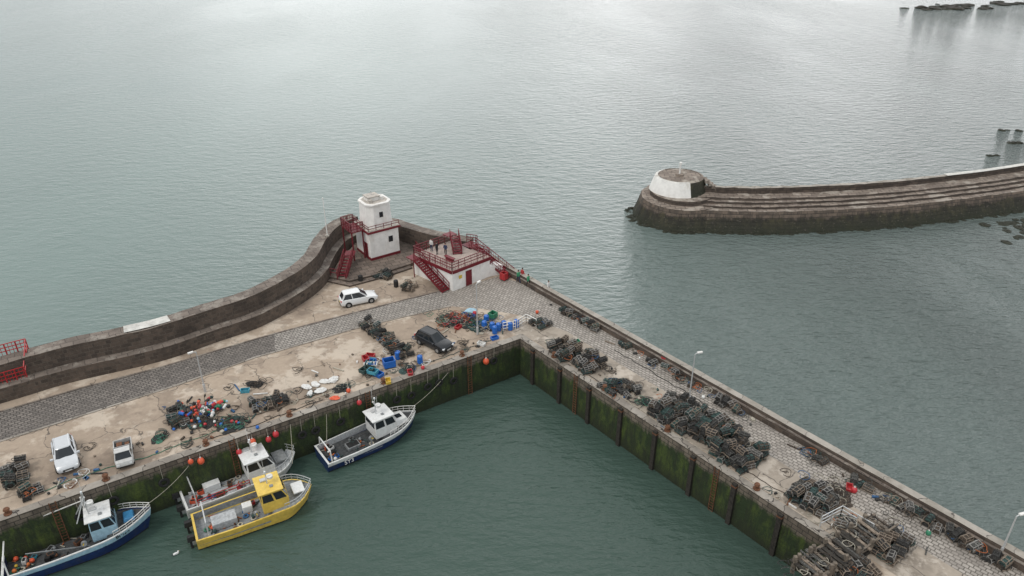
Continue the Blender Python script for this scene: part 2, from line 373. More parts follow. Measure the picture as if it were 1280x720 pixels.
# ------------------------------------------------------------------ fenders, ladders
for i in range(9):
    mb=MB(); s=2.3+i*4.35; a=RF(s,-.12); mb.box((*a,2.2),(.42,.3,4.6),'timber_dark',rz=rotR); mb.box((*a,4.2),(.5,.36,.12),'rust',rz=rotR); mb.obj('timber_fender')
def ladder(fr,s,name='quay_ladder'):
    mb=MB()
    for ds in (-.22,.22):
        a=fr(s+ds,-.1); mb.bar((*a,-.5),(*a,QZ+.15),.06,'rust')
    for k in range(17):
        z=-.3+k*.3; a=fr(s-.22,-.1); b=fr(s+.22,-.1); mb.bar((*a,z),(*b,z),.04,'rust')
    mb.obj(name)
for s in (9,26.5): ladder(RF,s)
for s in (6.5,18,31,45): ladder(LF,s)
def tyre(p,rz):
    mb=MB(); rings=[]
    for i in range(16):
        a=2*math.pi*i/16; rings.append([((.34+.13*math.cos(b))*math.cos(a),.1*math.sin(b),(.34+.13*math.cos(b))*math.sin(a)) for b in [2*math.pi*j/8 for j in range(8)]])
    rings.append(rings[0]); mb.loft(rings,'rubber',closed=True)
    mb.cyl((0,0,.45),(0,.1,2.0),.02,'rope_pale',5)
    mb.obj('tyre_fender',loc=p,rz=rz,smooth=True)
for s in (3.5,8.5,10.2,11.5,13.4,15,21,23.5,24.8,37,41,43.5): 
    a=LF(s,-.14); tyre((*a,R.uniform(2.4,3.2)),rotL)
def buoy(p,r=.3,mat='orange_buoy',hang=0):
    mb=MB(); mb.sph((0,0,0),r,mat,12,8,(1,1,1.15)); mb.cyl((0,0,r*1.0),(0,0,r*1.4),r*.22,'white_plastic',8)
    if hang: mb.cyl((0,0,r*1.3),(0,0,hang),.02,'rope_pale',5)
    mb.obj('buoy',loc=p,smooth=True)
for s,z,r in ((4.6,3.6,.33),(19,4.1,.25),(27.2,3.9,.29),(27.9,3.6,.27),(29.3,4.0,.29),(30.6,3.4,.26),(33.8,3.9,.3),(34.6,4.2,.23)):
    a=LF(s,-.32); buoy((*a,z),r,R.choice(['orange_buoy','red_buoy']),QZ-z+.1)
def bollard(p):
    mb=MB(); mb.cyl((0,0,0),(0,0,.1),.3,'rust',12); mb.cyl((0,0,.1),(0,0,.42),.17,'rust',12,.14); mb.cyl((0,0,.42),(0,0,.56),.25,'rust',12,.2); mb.obj('mooring_bollard',loc=p,smooth=True)
for s in (7,16,25.5,33,41,48): bollard((*LF(s,.55),QZ+.012))
for s in (5,12.5,20.5,30): bollard((*RF(s,.5),QZ+.013))
# ------------------------------------------------------------------ tower platform
mb=MB(); plat=[(-23,83.2),(-20.2,82.0),(-16.5,84.2),(-13.2,86.8),(-11.6,88.4),(-13.5,92.8),(-17,95),(-21.5,94)]
mb.prism(plat,QZ-.1,QZ+.42,'flags','wallface'); mb.obj('flagstone_platform',uvrot=.5)
mb=MB(); plat2=[(-23,82.4),(-20,81.1),(-16,83.6),(-12.9,86.2),(-13.4,87),(-22,86)]
mb.prism(plat2,QZ-.1,QZ+.2,'flags','wallface'); mb.obj('platform_step',uvrot=.5)
T=empty('signal_tower',(-17.9,90.6,QZ+.42),math.atan2(2.3,3.2))
tw=MB(); tw.box((0,0,1.9),(4.2,4.2,3.8),'harling'); tw.obj('lower_walls',T,bevel=.04)
tw=MB(); tw.box((0,0,.18),(4.3,4.3,.36),'red_paint'); tw.obj('base_band',T)
tw=MB(); tw.box((0,0,3.92),(4.7,4.7,.26),'red_paint'); tw.box((0,0,4.1),(4.5,4.5,.1),'rooflead'); tw.obj('cornice',T,bevel=.03)
tw=MB()
def octo(h,c): return [(h,-c),(h,c),(c,h),(-c,h),(-h,c),(-h,-c),(-c,-h),(c,-h)]
rg=[[(x,y,z) for x,y in octo(h,h*.6)] for h,z in ((1.80,4.15),(1.68,7.2),(1.68,7.2),(1.82,7.22),(1.82,7.4),(1.5,7.45))]
tw.loft(rg,'harling',closed=True,caps='rooflead'); tw.obj('upper_stage',T)
tw=MB(); tw.box((-.3,.1,7.7),(1.5,1.3,.55),'harling'); tw.box((-.3,.1,8.02),(1.75,1.55,.12),'rooflead'); tw.cyl((.75,-.5,7.45),(.75,-.5,7.9),.28,'white_paint',10); tw.cyl((-.3,.1,8.05),(-.3,.1,8.7),.05,'galv',6); tw.box((-1.0,-.9,7.65),(.5,.4,.4),'rooflead',rz=.3); tw.obj('roof_lantern',T)
tw=MB()
tw.box((-2.11,-.9,1.25),(.06,.9,1.9),'red_paint'); tw.obj('door',T)
tw=MB(); tw.box((.9,-2.115,2.4),(.6,.06,.8),'glass'); tw.box((0,-1.74,5.9),(.5,.1,.7),'glass')
tw.obj('windows',T)
tw=MB(); h=2.2; rail(tw,[(h,-h,4.15),(-h,-h,4.15),(-h,h,4.15)],.65,'red_paint',2,1.1,.06,0); 
tw.box((-3.1,.6,3.95),(1.8,3.0,.12),'red_paint'); rail(tw,[(-2.3,-.9,4.0),(-4.0,-.9,4.0),(-4.0,2.1,4.0),(-2.3,2.1,4.0)],1.2,'red_paint',3,.8,.08,.25)
for x,y in ((-3.9,-.8),(-3.9,2),(-2.4,-.8)): tw.bar((x,y,-.4),(x,y,4.0),.14,'red_paint')
tw.obj('railings_and_balcony',T)
mb=MB(); stairs(mb,(-20.9,86.0,QZ+1.9),(-21.3,82.6,QZ+.25),1.1,'red_paint',8); mb.box((-20.9,86.8,QZ+1.9),(1.3,1.5,.1),'red_paint'); mb.bar((-20.9,86.8,QZ),(-20.9,86.8,QZ+1.88),.14,'red_paint'); mb.obj('red_steps')
mb=MB(); rail(mb,[(-13.1,86.9,QZ+.42),(-11.7,88.4,QZ+.42),(-13,91.5,QZ+.42)],1.1,'red_paint',3,1,.07,.3); rail(mb,[(-22.8,83.4,QZ+.42),(-21.9,83.1,QZ+.42)],1.0,'red_paint',2,1,.07); mb.obj('red_railing')
# ------------------------------------------------------------------ terrace building
A=Vector((-7.2,80.0)); u=Vector((4.4,4.0)); v=Vector((-5.2,4.7)); B=A+v; Cc=A+u; D=A+u+v
uu=u.normalized(); vv=v.normalized(); au=math.atan2(u.y,u.x); av=math.atan2(v.y,v.x)
TB=empty('terrace_building')
mb=MB(); pts=[tuple(A),tuple(Cc),tuple(D),tuple(B)]
mb.prism(pts,QZ-.05,7.35,'harling'); 
ex=[tuple(Cc-vv*0+uu*0.003),(-1.2,84.55),(-2.4,85.9),tuple(Cc+vv*1.9+uu*.003)]
mb.prism(ex,QZ-.05,6.1,'harling'); mb.obj('walls',TB)
def inset(o): return [tuple(A-(uu+vv)*o),tuple(Cc+(uu-vv)*o),tuple(D+(uu+vv)*o),tuple(B-(uu-vv)*o)]
mb=MB(); mb.prism(inset(.08),7.35,7.5,'terrace_floor','red_paint'); mb.obj('roof_terrace',TB)
mb=MB()
for a,b in ((A,Cc),(B,A),(Cc,D)):
    d=(b-a).normalized(); nn=Vector((d.y,-d.x))*.1
    mb.bar((*(a+nn),7.28),(*(b+nn),7.28),.1,'red_paint',.42)
mb.obj('fascia',TB)
mb=MB(); I=inset(-.02); z=7.5
P3=[(*I[1],z),(*I[0],z),(*I[3],z),(*I[2],z)]
rail(mb,P3,1.1,'red_paint',3,1.0,.075,.3); 
q1=Cc+vv*3.2; q2=Cc+vv*5.2
rail(mb,[(*Cc,z),(*q1,z)],1.1,'red_paint',3,1,.075,.3); rail(mb,[(*q2,z),(*D,z)],1.1,'red_paint',3,1,.075,.3)
mb.obj('terrace_railing',TB)
mb=MB()
lt=q1+(q2-q1)*.5+uu*.7; mb.box((lt.x,lt.y,7.45),(1.6,2.0,.1),'red_paint',rz=au)
stairs(mb,(lt.x+.3,lt.y-.2,7.5),(-.1,83.7,QZ+.05),1.35,'red_paint',15); 
mb.bar((lt.x,lt.y,QZ),(lt.x,lt.y,7.4),.14,'red_paint'); rail(mb,[(lt.x+.9,lt.y+.7,7.5),(lt.x-.5,lt.y+1.2,7.5)],1.1,'red_paint',3,1,.075,.3)
mb.obj('outer_stair',TB)
mb=MB(); off=Vector((-uu.x,-uu.y))*.62
t0=A+vv*5.6+off; b0=A+vv*.5+off
stairs(mb,(t0.x,t0.y,7.45),(b0.x,b0.y,QZ+.05),1.05,'red_paint',15); p=A+vv*6.3+off; mb.box((p.x,p.y,7.44),(1.4,1.1,.1),'red_paint',rz=av)
mb.bar((p.x,p.y,QZ),(p.x,p.y,7.4),.12,'red_paint'); mb.obj('front_stair',TB)
mb=MB(); e=A+u*.42-vv*.05; mb.box((e.x,e.y,QZ+1.05),(.9,.08,2.0),'red_paint',rz=au); mb.obj('door',TB)
mb=MB(); e=A+u*.2-vv*.05; mb.box((e.x,e.y,QZ+1.6),(.45,.05,.45),'yellow_plastic',rz=au); mb.obj('warning_sign',TB)
mb=MB(); e0=A+u*.62+v*.45; e1=A+u*.95+v*.85; stairs(mb,(e1.x,e1.y,8.6),(e0.x,e0.y,7.52),1.1,'red_paint',7)
e=A+u*.95+v*.97; mb.box((e.x,e.y,8.6),(1.4,1.2,.1),'red_paint',rz=au)
e=A+u*.3+v*.35; mb.box((e.x,e.y,7.95),(1.6,.45,.08),'red_paint',rz=av); mb.box((e.x,e.y,7.72),(1.2,.3,.42),'red_paint',rz=av)
mb.obj('terrace_bench_and_steps',TB)
# ------------------------------------------------------------------ breakwater
bw=[(27.5,109.6),(30.5,108.7),(38.0,108.0),(45.7,108.3),(59.2,110.0),(73.9,113.6),(86.8,117.6),(105,125),(135,140)]
bwp=smooth_path(bw,10)
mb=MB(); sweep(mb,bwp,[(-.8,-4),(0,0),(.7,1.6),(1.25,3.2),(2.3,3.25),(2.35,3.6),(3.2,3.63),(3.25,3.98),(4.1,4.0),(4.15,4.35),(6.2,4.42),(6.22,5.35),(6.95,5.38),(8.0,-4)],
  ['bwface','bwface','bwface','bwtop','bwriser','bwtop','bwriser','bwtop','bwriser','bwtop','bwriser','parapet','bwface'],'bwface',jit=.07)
hc=(28.2,116.2); rg=[]
prof=[(8.6,-4),(7.9,0),(7.2,1.7),(6.7,3.3),(5.3,3.5),(5.2,4.2),(0.01,4.3)]
for k in range(49):
    a=2*math.pi*k/48; j=R.uniform(-.1,.1) if 0<k<48 else 0; rg.append([(hc[0]+(r+j*(i in (2,3)))*math.cos(a),hc[1]+(r+j*(i in (2,3)))*math.sin(a),z+j*.6*(0<i<5)) for i,(r,z) in enumerate(prof)])
mb.loft(rg,['bwface','bwface','bwface','bwtop','bwriser','bwtop']); mb.obj('stone_breakwater')
mb=MB(); sub=[p for p in bwp if 75<p.x<100]; sweep(mb,sub,[(6.1,5.47),(7.05,5.48)],['old_white']); mb.obj('white_painted_strip')
r=random.Random(77); mb=MB()
for p in bwp+[Vector((hc[0]+8*math.cos(a/10),hc[1]+8*math.sin(a/10))) for a in range(28,52)]:
    for k in range(3): mb.sph((p.x+r.uniform(-1.0,1.0),p.y+r.uniform(-.4,.3),r.uniform(-.3,.0)),r.uniform(.3,.6),'rock',8,5,(1.3,1,.6),.2,r)
mb.obj('toe_boulders')
BH=empty('breakwater_beacon_platform',(27.6,117.0,4.25))
def ringp(a): 
    c,s_=math.cos(a),math.sin(a); return [(4.75*c,4.6*s_,-.1),(4.35*c,4.2*s_,1.1),(3.95*c,3.8*s_,2.2),(3.5*c,3.4*s_,2.3)]
mb=MB(); rg=[ringp(2*math.pi*k/48) for k in range(49)]
mb.loft(rg[16:39],['harling','harling','old_white']); mb.obj('white_wall',BH,smooth=True)
mb=MB(); mb.loft(rg[:17],['bwface','bwface','bwtop']); mb.loft(rg[38:],['bwface','bwface','bwtop']); mb.obj('stone_wall',BH)
mb=MB(); mb.poly([(3.5*math.cos(2*math.pi*k/32),3.4*math.sin(2*math.pi*k/32),2.25) for k in range(32)],'bwtop'); mb.obj('platform_top',BH)
mb=MB(); mb.cyl((0,0,2.25),(0,0,2.6),.7,'bwtop',12); mb.cyl((0,0,2.6),(0,0,4.0),.14,'white_paint',8); mb.cyl((0,0,4.0),(0,0,4.5),.22,'white_paint',8); mb.obj('beacon_lamp',BH)
mb=MB(); 
for i in range(5): mb.box((4.1+i*.55,-1.4,1.9-i*.42),(.55,2.0,.45),'bwtop')
mb.obj('platform_steps',BH)
def rocks(cx,cy,sx,sy,n,h,rmin,rmax):
    mb=MB(); r=random.Random(int(cx*7+cy))
    for i in range(n):
        x=r.gauss(cx,sx);y=r.gauss(cy,sy);k=r.uniform(rmin,rmax)
        mb.sph((x,y,r.uniform(-.2,.1)*k),k,'rock',9,6,(r.uniform(.8,1.5),r.uniform(.8,1.5),h),.22,r)
    mb.obj('rocks')
rocks(204,368,8,2.5,34,.3,1.0,3.0); rocks(216,378,5,2,12,.3,1.0,2.6); rocks(240,384,7,3,18,.3,1.0,3.0)
rocks(98.5,147.5,.6,.3,3,.5,.4,.7); rocks(108.6,155.6,.9,.4,5,.5,.4,.8); rocks(114,166,1.3,.4,4,.4,.4,.8)
rocks(86,110,3.6,2.2,110,.3,.25,.8)
# ------------------------------------------------------------------ creels
def creel(mb,p,rz,tilt,frame,net,sc=1.0):
    M3=Matrix.Rotation(rz,3,'Z')@Matrix.Rotation(tilt[0],3,'X')@Matrix.Rotation(tilt[1],3,'Y'); p=Vector(p)
    L,W,H=.42*sc,.27*sc,.44*sc
    T=lambda a:M3@Vector(a)+p
    arc=[(-W,0),(-W*1.0,H*.5),(-W*.62,H*.92),(W*.62,H*.92),(W,H*.5),(W,0)]
    w=.04*sc
    for x in (-L,0,L):
        for a,b in zip(arc[:-1],arc[1:]): mb.bar(T((x,*a)),T((x,*b)),w,frame)
    for a in arc[1:5]: mb.bar(T((-L,*a)),T((L,*a)),w,frame)
    for y in (-W,W): mb.bar(T((-L,y,0)),T((L,y,0)),w*1.6,'creel_wood')
    k=.9; q=.8
    r1=[T((-L*k,a[0]*k,a[1]*k+.01)) for a in arc]; rm=[T((0,a[0]*q,a[1]*q+.01)) for a in arc]; r2=[T((L*k,a[0]*k,a[1]*k+.01)) for a in arc]
    mb.loft([r1,rm,r2],net); mb.poly(r1,net); mb.poly(r2,net)
def creelstack(p0,p1,rows,layers,fill=1.0,nets=('net_dark','net_dark','net_dark','net_grey','net_teal','net_brown'),seed=0,messy=.3,sc=1.0,name='lobster_creel_stack'):
    r=random.Random(seed); mb=MB(); p0=Vector(p0);p1=Vector(p1);d=p1-p0;L=d.length;d.normalize();n=Vector((-d.y,d.x)); rz=math.atan2(d.y,d.x)
    cols=max(1,round(L/(.68*sc)))
    for l in range(layers):
        for i in range(cols):
            for j in range(rows):
                if l and (r.random()>fill or (rows>1 and l>=layers-1 and r.random()<.4)): continue
                if l==0 and r.random()>fill+.2: continue
                q=p0+d*((i+.5)*.68*sc+r.uniform(-.14,.14))+n*((j-(rows-1)/2)*.92*sc+r.uniform(-.18,.18))
                k=rz+math.pi/2+r.uniform(-messy,messy)*1.4
                if r.random()<messy*.6: k+=math.pi/2
                creel(mb,(q.x,q.y,QZ+.04+l*.40*sc+r.uniform(-.03,.05)),k,(r.uniform(-.1,.1)*(1+2*messy*(l>0)),r.uniform(-.1,.1)*(1+4*messy*(l>0))),r.choice(['creel_frame','creel_frame','net_grey','creel_wood','net_teal','net_dark']),r.choice(nets),sc*r.uniform(.92,1.08))
    ropes(mb,(p0+p1)/2,L/2,rows*.35,layers*.3,['net_teal','rope_pale','net_dark','net_orange','net_blue','net_grey'],int(3+L*1.4),r,rz=rz)
    mb.obj(name)
def ropes(mb,c,rx,ry,h,mats,n,r,rz=0,th=.035):
    for i in range(n):
        gx=r.gauss(0,rx*.5);gy=r.gauss(0,ry*.5); cx=c[0]+gx*math.cos(rz)-gy*math.sin(rz);cy=c[1]+gx*math.sin(rz)+gy*math.cos(rz)
        rad=r.uniform(.15,.5);m=r.choice(mats);a0=r.uniform(0,6.28);prev=None
        zz=QZ+.05+r.random()*h
        for k in range(13):
            a=a0+k*.55; q=(cx+rad*math.cos(a)*(1+.2*math.sin(3*a)),cy+rad*math.sin(a)+.04*k,zz+.06*math.sin(a*2+i)+.03)
            if prev: mb.bar(prev,q,th,m)
            prev=q
creelstack((-16.9,72.6),(-10.9,65.1),2,2,.75,seed=1)
creelstack((-17.2,84.2),(-15.6,83.5),2,2,.9,seed=2,nets=('net_dark','net_brown'))
creelstack((-13.2,80.9),(-11.9,80.3),2,2,1,seed=3,nets=('net_brown','creel_wood'))
creelstack((2.4,72.6),(4.0,71.2),2,2,.7,seed=4)
creelstack((4.7,67.3),(6.4,65.0),3,3,.8,seed=5)
creelstack((7.1,64.9),(8.7,62.6),3,3,.7,seed=6)
creelstack((9.4,60.9),(11.3,58.4),3,2,.6,seed=7)
creelstack((13.9,56.9),(16.6,53.6),4,4,.8,seed=8)
creelstack((17.0,54.1),(19.0,51.6),4,4,.75,seed=18)
creelstack((18.5,51.2),(20.6,48.4),4,4,.8,seed=9)
creelstack((22.9,45.9),(24.9,43.4),3,3,.85,seed=10)
creelstack((-7.6,72.6),(-5.4,72.9),2,2,.5,seed=31)
def par(s0,s1,seed,l=1): creelstack(RF(s0,7.6),RF(s1,7.6),1,l,.45,seed=seed,messy=.35)
par(-2,4.2,11,2); par(7.5,9,12); par(11.5,23,13,2); par(34,46,14,2); par(30,32,15)
creelstack((-24.6,56.6),(-21.4,58.2),2,2,.6,seed=16)
creelstack((-41.9,48.4),(-40.3,45.9),2,3,.8,seed=17)
creelstack((-39.3,45.9),(-38.4,44.7),2,2,.8,seed=19)
creelstack((-31.6,56.3),(-30.0,54.0),2,2,.5,seed=36)
def heap(c,rx,ry,h,seed,mats,n,name='fishing_net_heap',rz=0):
    r=random.Random(seed); mb=MB()
    for i in range(int(n/3)):
        a=r.uniform(0,6.28);k=math.sqrt(r.random()); x=rx*k*math.cos(a);y=ry*k*math.sin(a)
        X=c[0]+x*math.cos(rz)-y*math.sin(rz);Y=c[1]+x*math.sin(rz)+y*math.cos(rz)
        mb.sph((X,Y,QZ+.02),r.uniform(.25,.5),r.choice(mats[:3]),10,6,(r.uniform(.8,1.4),r.uniform(.8,1.4),h*(1.1-k*.6)),.22,r)
    ropes(mb,c,rx*1.1,ry*1.1,h*.5,mats,n,r,rz=rz)
    mb.obj(name)
heap((-6.6,72.9),2.2,1.2,.9,21,['net_dark','net_teal','net_brown','rope_green','net_orange','red_bright','rope_pale'],100)
heap((-3.4,71.6),1.9,1.1,.8,22,['net_dark','net_teal','net_grey','rope_green','net_blue','rope_pale'],80)
heap((-29.6,55.3),2.4,1.6,.5,23,['net_dark','net_brown','net_teal','rope_pale','net_blue'],70)
heap((-25.7,54.2),1.2,1.0,.4,24,['net_dark','net_teal','net_brown','rope_green'],40)
heap((-25.2,60.3),.8,.6,.3,25,['net_dark','net_brown','net_dark'],15)
heap((-16.6,59.8),.7,.4,.3,26,['net_dark','net_teal','net_dark','rope_pale'],20)
heap((25.9,45.2),1.4,1.2,.3,27,['net_brown','net_dark','net_brown','rope_pale'],40)
heap((12.9,57.3),.8,.5,.3,28,['net_dark','net_teal','net_dark','rope_green'],20)
heap((-31.4,52.2),.5,.4,.3,29,['net_teal','net_dark','rope_green'],18)
heap((-10.6,63.0),.6,.4,.25,33,['net_dark','net_teal','net_brown','rope_pale'],14)
# marker floats
r=random.Random(31); mb=MB()
for i in range(85):
    x=r.gauss(-28.5,.95);y=r.gauss(55.9,.75); m=r.choice(['white_plastic','white_plastic','blue_plastic','red_buoy','red_buoy','green_plastic','hull_paleblue','black','net_dark','net_teal','orange_buoy'])
    k=r.uniform(.12,.21); z=QZ+.2+r.random()*.7
    if r.random()<.6: mb.sph((x,y,z),k,m,8,6)
    else:
        a=r.uniform(0,3); mb.cyl((x,y,z),(x+.45*math.cos(a),y+.45*math.sin(a),z+.1),k*.8,m,8)
for i in range(22):
    x=r.gauss(-27,1.2);y=r.gauss(53.9,.4); mb.sph((x,y,QZ+.2),r.uniform(.1,.18),r.choice(['white_plastic','red_buoy','blue_plastic','net_dark','net_teal']),8,6)
mb.obj('marker_float_pile',smooth=True)
mb=MB()
for i in range(7):
    x=-28.5+r.uniform(-1.2,1.2);y=55+r.uniform(-.8,.8); q=(x+r.uniform(-.5,.5),y+r.uniform(-.5,.5),QZ+2.2); mb.cyl((x,y,QZ),q,.025,'timber',5); mb.box((q[0],q[1]+.15,q[2]-.15),(.03,.35,.28),r.choice(['orange_buoy','black']))
mb.obj('marker_flag_poles')
mb=MB(); r=random.Random(91)
def strew(fr,s0,s1,t0,t1,n):
    for i in range(n):
        x,y=fr(r.uniform(s0,s1),r.uniform(t0,t1)); k=r.random(); m=r.choice(['net_dark','net_teal','net_brown','rope_pale','net_dark','rust','timber','net_blue','white_plastic','net_grey','creel_wood','net_dark'])
        if k<.4: ropes(mb,(x,y),.15,.15,.02,[m],2,r)
        elif k<.7: mb.box((x,y,QZ+.08),(r.uniform(.15,.5),r.uniform(.1,.35),.15),m,rz=r.uniform(0,3))
        elif k<.85: a=r.uniform(0,3); l=r.uniform(.5,1.4); mb.bar((x,y,QZ+.07),(x+l*math.cos(a),y+l*math.sin(a),QZ+.07),.1,m)
        else: mb.sph((x,y,QZ+.1),r.uniform(.08,.16),m,7,5)
strew(LF,1,47,.9,2.6,80); strew(LF,3,24,2.6,7.5,45); strew(LF,24,44,2.6,8,22); strew(RF,2,40,.8,2.2,50); strew(RF,2,42,2.4,5,40); strew(RF,-4,48,7.0,7.9,45)
mb.obj('loose_gear')
mb=MB()
def run(fr,s0,s1,t,m):
    prev=None; k=s0; tt=t
    while k<s1:
        tt+=r.uniform(-.12,.12)+(t-tt)*.2; a=fr(k,tt); q=(a[0],a[1],QZ+.045)
        if prev: mb.bar(prev,q,.045,m)
        prev=q; k+=.4
for s0,s1,t,m in ((2,14,1.3,'net_teal'),(12,24,1.7,'rope_pale'),(22,33,1.2,'net_dark'),(30,46,1.9,'rope_green'),(20,30,2.4,'net_brown')): run(LF,s0,s1,t,m)
for s0,s1,t,m in ((3,16,1.2,'net_dark'),(14,30,1.0,'rope_pale'),(26,37,1.7,'net_brown'),(8,22,6.4,'net_dark')): run(RF,s0,s1,t,m)
mb.obj('rope_line')
def barrel(p,m='blue_plastic'):
    mb=MB(); rr=[(.26,0),(.29,.05),(.3,.3),(.29,.32),(.3,.34),(.3,.6),(.29,.62),(.3,.64),(.28,.86),(.26,.9),(.24,.88),(.001,.88)]
    rg=[[(a*math.cos(2*math.pi*k/16),a*math.sin(2*math.pi*k/16),z) for a,z in rr] for k in range(17)]
    mb.loft(rg,m); mb.cyl((.12,0,.87),(.12,0,.92),.05,'black',8); mb.obj('plastic_barrel',loc=(p[0],p[1],QZ),smooth=True)
for p in ((-1.5,70.8),(-.9,71.3),(-.2,71.0),(-2.9,72.6),(-2.2,71.0),(.5,71.6),(-1.9,70.2),(-3.1,71.3),(-11.9,65.1),(-9.5,64.3)): barrel(p)
for p in ((-14.3,81.2),(-18.9,82.5)): barrel(p,'black')
def crate(p,m,rz=0,z=QZ,sz=(.8,.5,.32)):
    mb=MB(); x,y,h=sz; t=.04
    mb.box((0,0,.02),(x,y,.04),m)
    mb.box((0,y/2-t/2,h/2),(x,t,h),m);mb.box((0,-y/2+t/2,h/2),(x,t,h),m);mb.box((x/2-t/2,0,h/2),(t,y-2*t-.004,h),m);mb.box((-x/2+t/2,0,h/2),(t,y-2*t-.004,h),m)
    mb.box((x/2+.02,0,h-.03),(.04,y,.06),m);mb.box((-x/2-.02,0,h-.03),(.04,y,.06),m)
    mb.obj('fish_crate',loc=(p[0],p[1],z),rz=rz)
r=random.Random(41)
for i in range(9):
    x=-14.2+r.uniform(-1,1.2);y=62.9+r.uniform(-.9,1.4); crate((x,y),r.choice(['cyan_plastic','net_teal','blue_plastic','green_plastic','white_plastic','net_teal']),r.uniform(0,3),QZ+(0.33 if i%4==0 else 0),(1.0,.7,.4))
for p in ((-15.2,64.8),(-14.8,65.3)): crate(p,'red_bright',r.uniform(0,3),QZ,(.9,.6,.45))
for p,m in (((-26,59.3),'cyan_plastic'),((-6.0,71.3),'red_bright'),((-10.3,62.4),'red_bright'),((-12.3,60.9),'yellow_plastic'),((-1.9,69.0),'blue_plastic'),((-3.3,67.8),'white_plastic'),((-5.4,74.0),'blue_plastic'),((-4.6,73.6),'blue_plastic'),((6.9,68.2),'green_plastic'),((24.4,54.6),'blue_plastic'),((24.9,54.0),'blue_plastic'),((24.0,55.2),'white_plastic'),((32.8,43.3),'red_bright'),((27.5,45.9),'red_bright'),((17,57.9),'white_plastic')):
    crate(p,m,r.uniform(0,3))
def bag(p,k=.45,m='white_plastic'):
    rr=random.Random(int(p[0]*31)); mb=MB(); mb.sph((0,0,k*.3),k,m,14,8,(1.4,.9,.4),.2,rr); mb.obj('sack',loc=(p[0],p[1],QZ),rz=rr.uniform(0,3))
for p in ((-20.2,60.0),(-19.4,60.4),(-18.6,60.9),(-19.6,59.0),(-18.7,59.4),(-17.8,61.2)): bag(p,R.uniform(.3,.45))
bag((-17,58.2),.35,'orange_buoy'); bag((-4.8,75.0),.5,'hull_paleblue')
for p,rr_,m in (((-15.9,59.2),.22,'orange_buoy'),((-9.1,63.2),.2,'red_buoy'),((27.7,45.5),.25,'red_buoy'),((2.9,74.6),.2,'orange_buoy'),((33.2,42.2),.2,'red_buoy'),((-4.3,74.2),.25,'red_buoy'),((31.5,41.0),.2,'green_plastic')):
    buoy((p[0],p[1],QZ+rr_*1.1),rr_,m)
def tub(p,m,rz,w=1.2,d=1.0,h=.75):
    mb=MB(); mb.box((0,0,.08),(w*.9,d*.9,.14),'black'); 
    mb.box((0,d/2-.04,h/2+.12),(w,.08,h),m);mb.box((0,-d/2+.04,h/2+.12),(w,.08,h),m);mb.box((w/2-.04,0,h/2+.12),(.08,d-.17,h),m);mb.box((-w/2+.04,0,h/2+.12),(.08,d-.17,h),m)
    mb.box((0,0,.25),(w-.17,d-.17,.1),'black'); mb.obj('fish_tub',loc=(p[0],p[1],QZ),rz=rz,bevel=.02)
tub((-12.6,63.7),'blue_plastic',.4); tub((-2.2,73.6),'green_plastic',.9,.9,.8,.6); tub((-1.0,83.1),'red_bright',.9,.8,.8,.9); tub((15.7,64.4),'red_bright',.9,.5,.5,.6)
# ------------------------------------------------------------------ lamp posts
def lamp(p,h,arm,name='street_lamp',base=QZ):
    mb=MB(); mb.cyl((0,0,0),(0,0,.9),.12,'galv',10); mb.cyl((0,0,.9),(0,0,h),.07,'galv',8,.045)
    ax,ay=arm; mb.bar((0,0,h),(ax,ay,h+.12),.06,'galv'); a=math.atan2(ay,ax)
    mb.box((ax*1.3,ay*1.3,h+.12),(.5,.2,.12),'white_paint',rz=a); mb.box((ax*1.35,ay*1.35,h+.045),(.35,.14,.03),'lamp_clear',rz=a)
    mb.obj(name,loc=(p[0],p[1],base))
lamp((-29.9,59.3),4.6,(-.3,-.22)); lamp((-3.8,70.0),6.2,(.2,.3)); lamp((16.8,57.4),5.6,(.35,.1)); lamp((35.8,39.0),3.9,(.35,.1))
mb=MB(); mb.cyl((0,0,0),(0,0,5.2),.07,'white_paint',8,.04); mb.sph((0,0,5.25),.1,'white_paint',8,6); mb.box((0,0,.1),(.5,.5,.2),'parapet'); mb.obj('flagpole',loc=(-24.0,88.6,8.2))
mb=MB(); rail(mb,[(.6,71.3,QZ),(1.6,72.5,QZ),(2.7,71.4,QZ)],1.1,'white_paint',3,1,.06); rail(mb,[(-1.0,70.6,QZ),(.4,71.1,QZ)],1.1,'white_paint',3,1,.06); mb.obj('white_railing')
mb=MB(); rail(mb,[(23.6,41.8,QZ),(25.6,42.9,QZ),(27.2,41.0,QZ)],1.1,'galv',3,1,.06); mb.obj('white_railing')
mb=MB()
rail(mb,[(-52.5,58.1,8.2),(-49.6,60.1,8.2),(-47.4,61.6,8.2)],1.15,'red_bright',3,.9,.07,.3); rail(mb,[(-51.4,56.5,6.3),(-48.9,58.1,6.3),(-46.9,59.5,6.3)],1.2,'red_bright',3,.9,.07,.3); rail(mb,[(-46.9,59.5,6.35),(-47.4,61.6,8.2)],1.1,'red_bright',2,1,.08); mb.obj('red_railing')
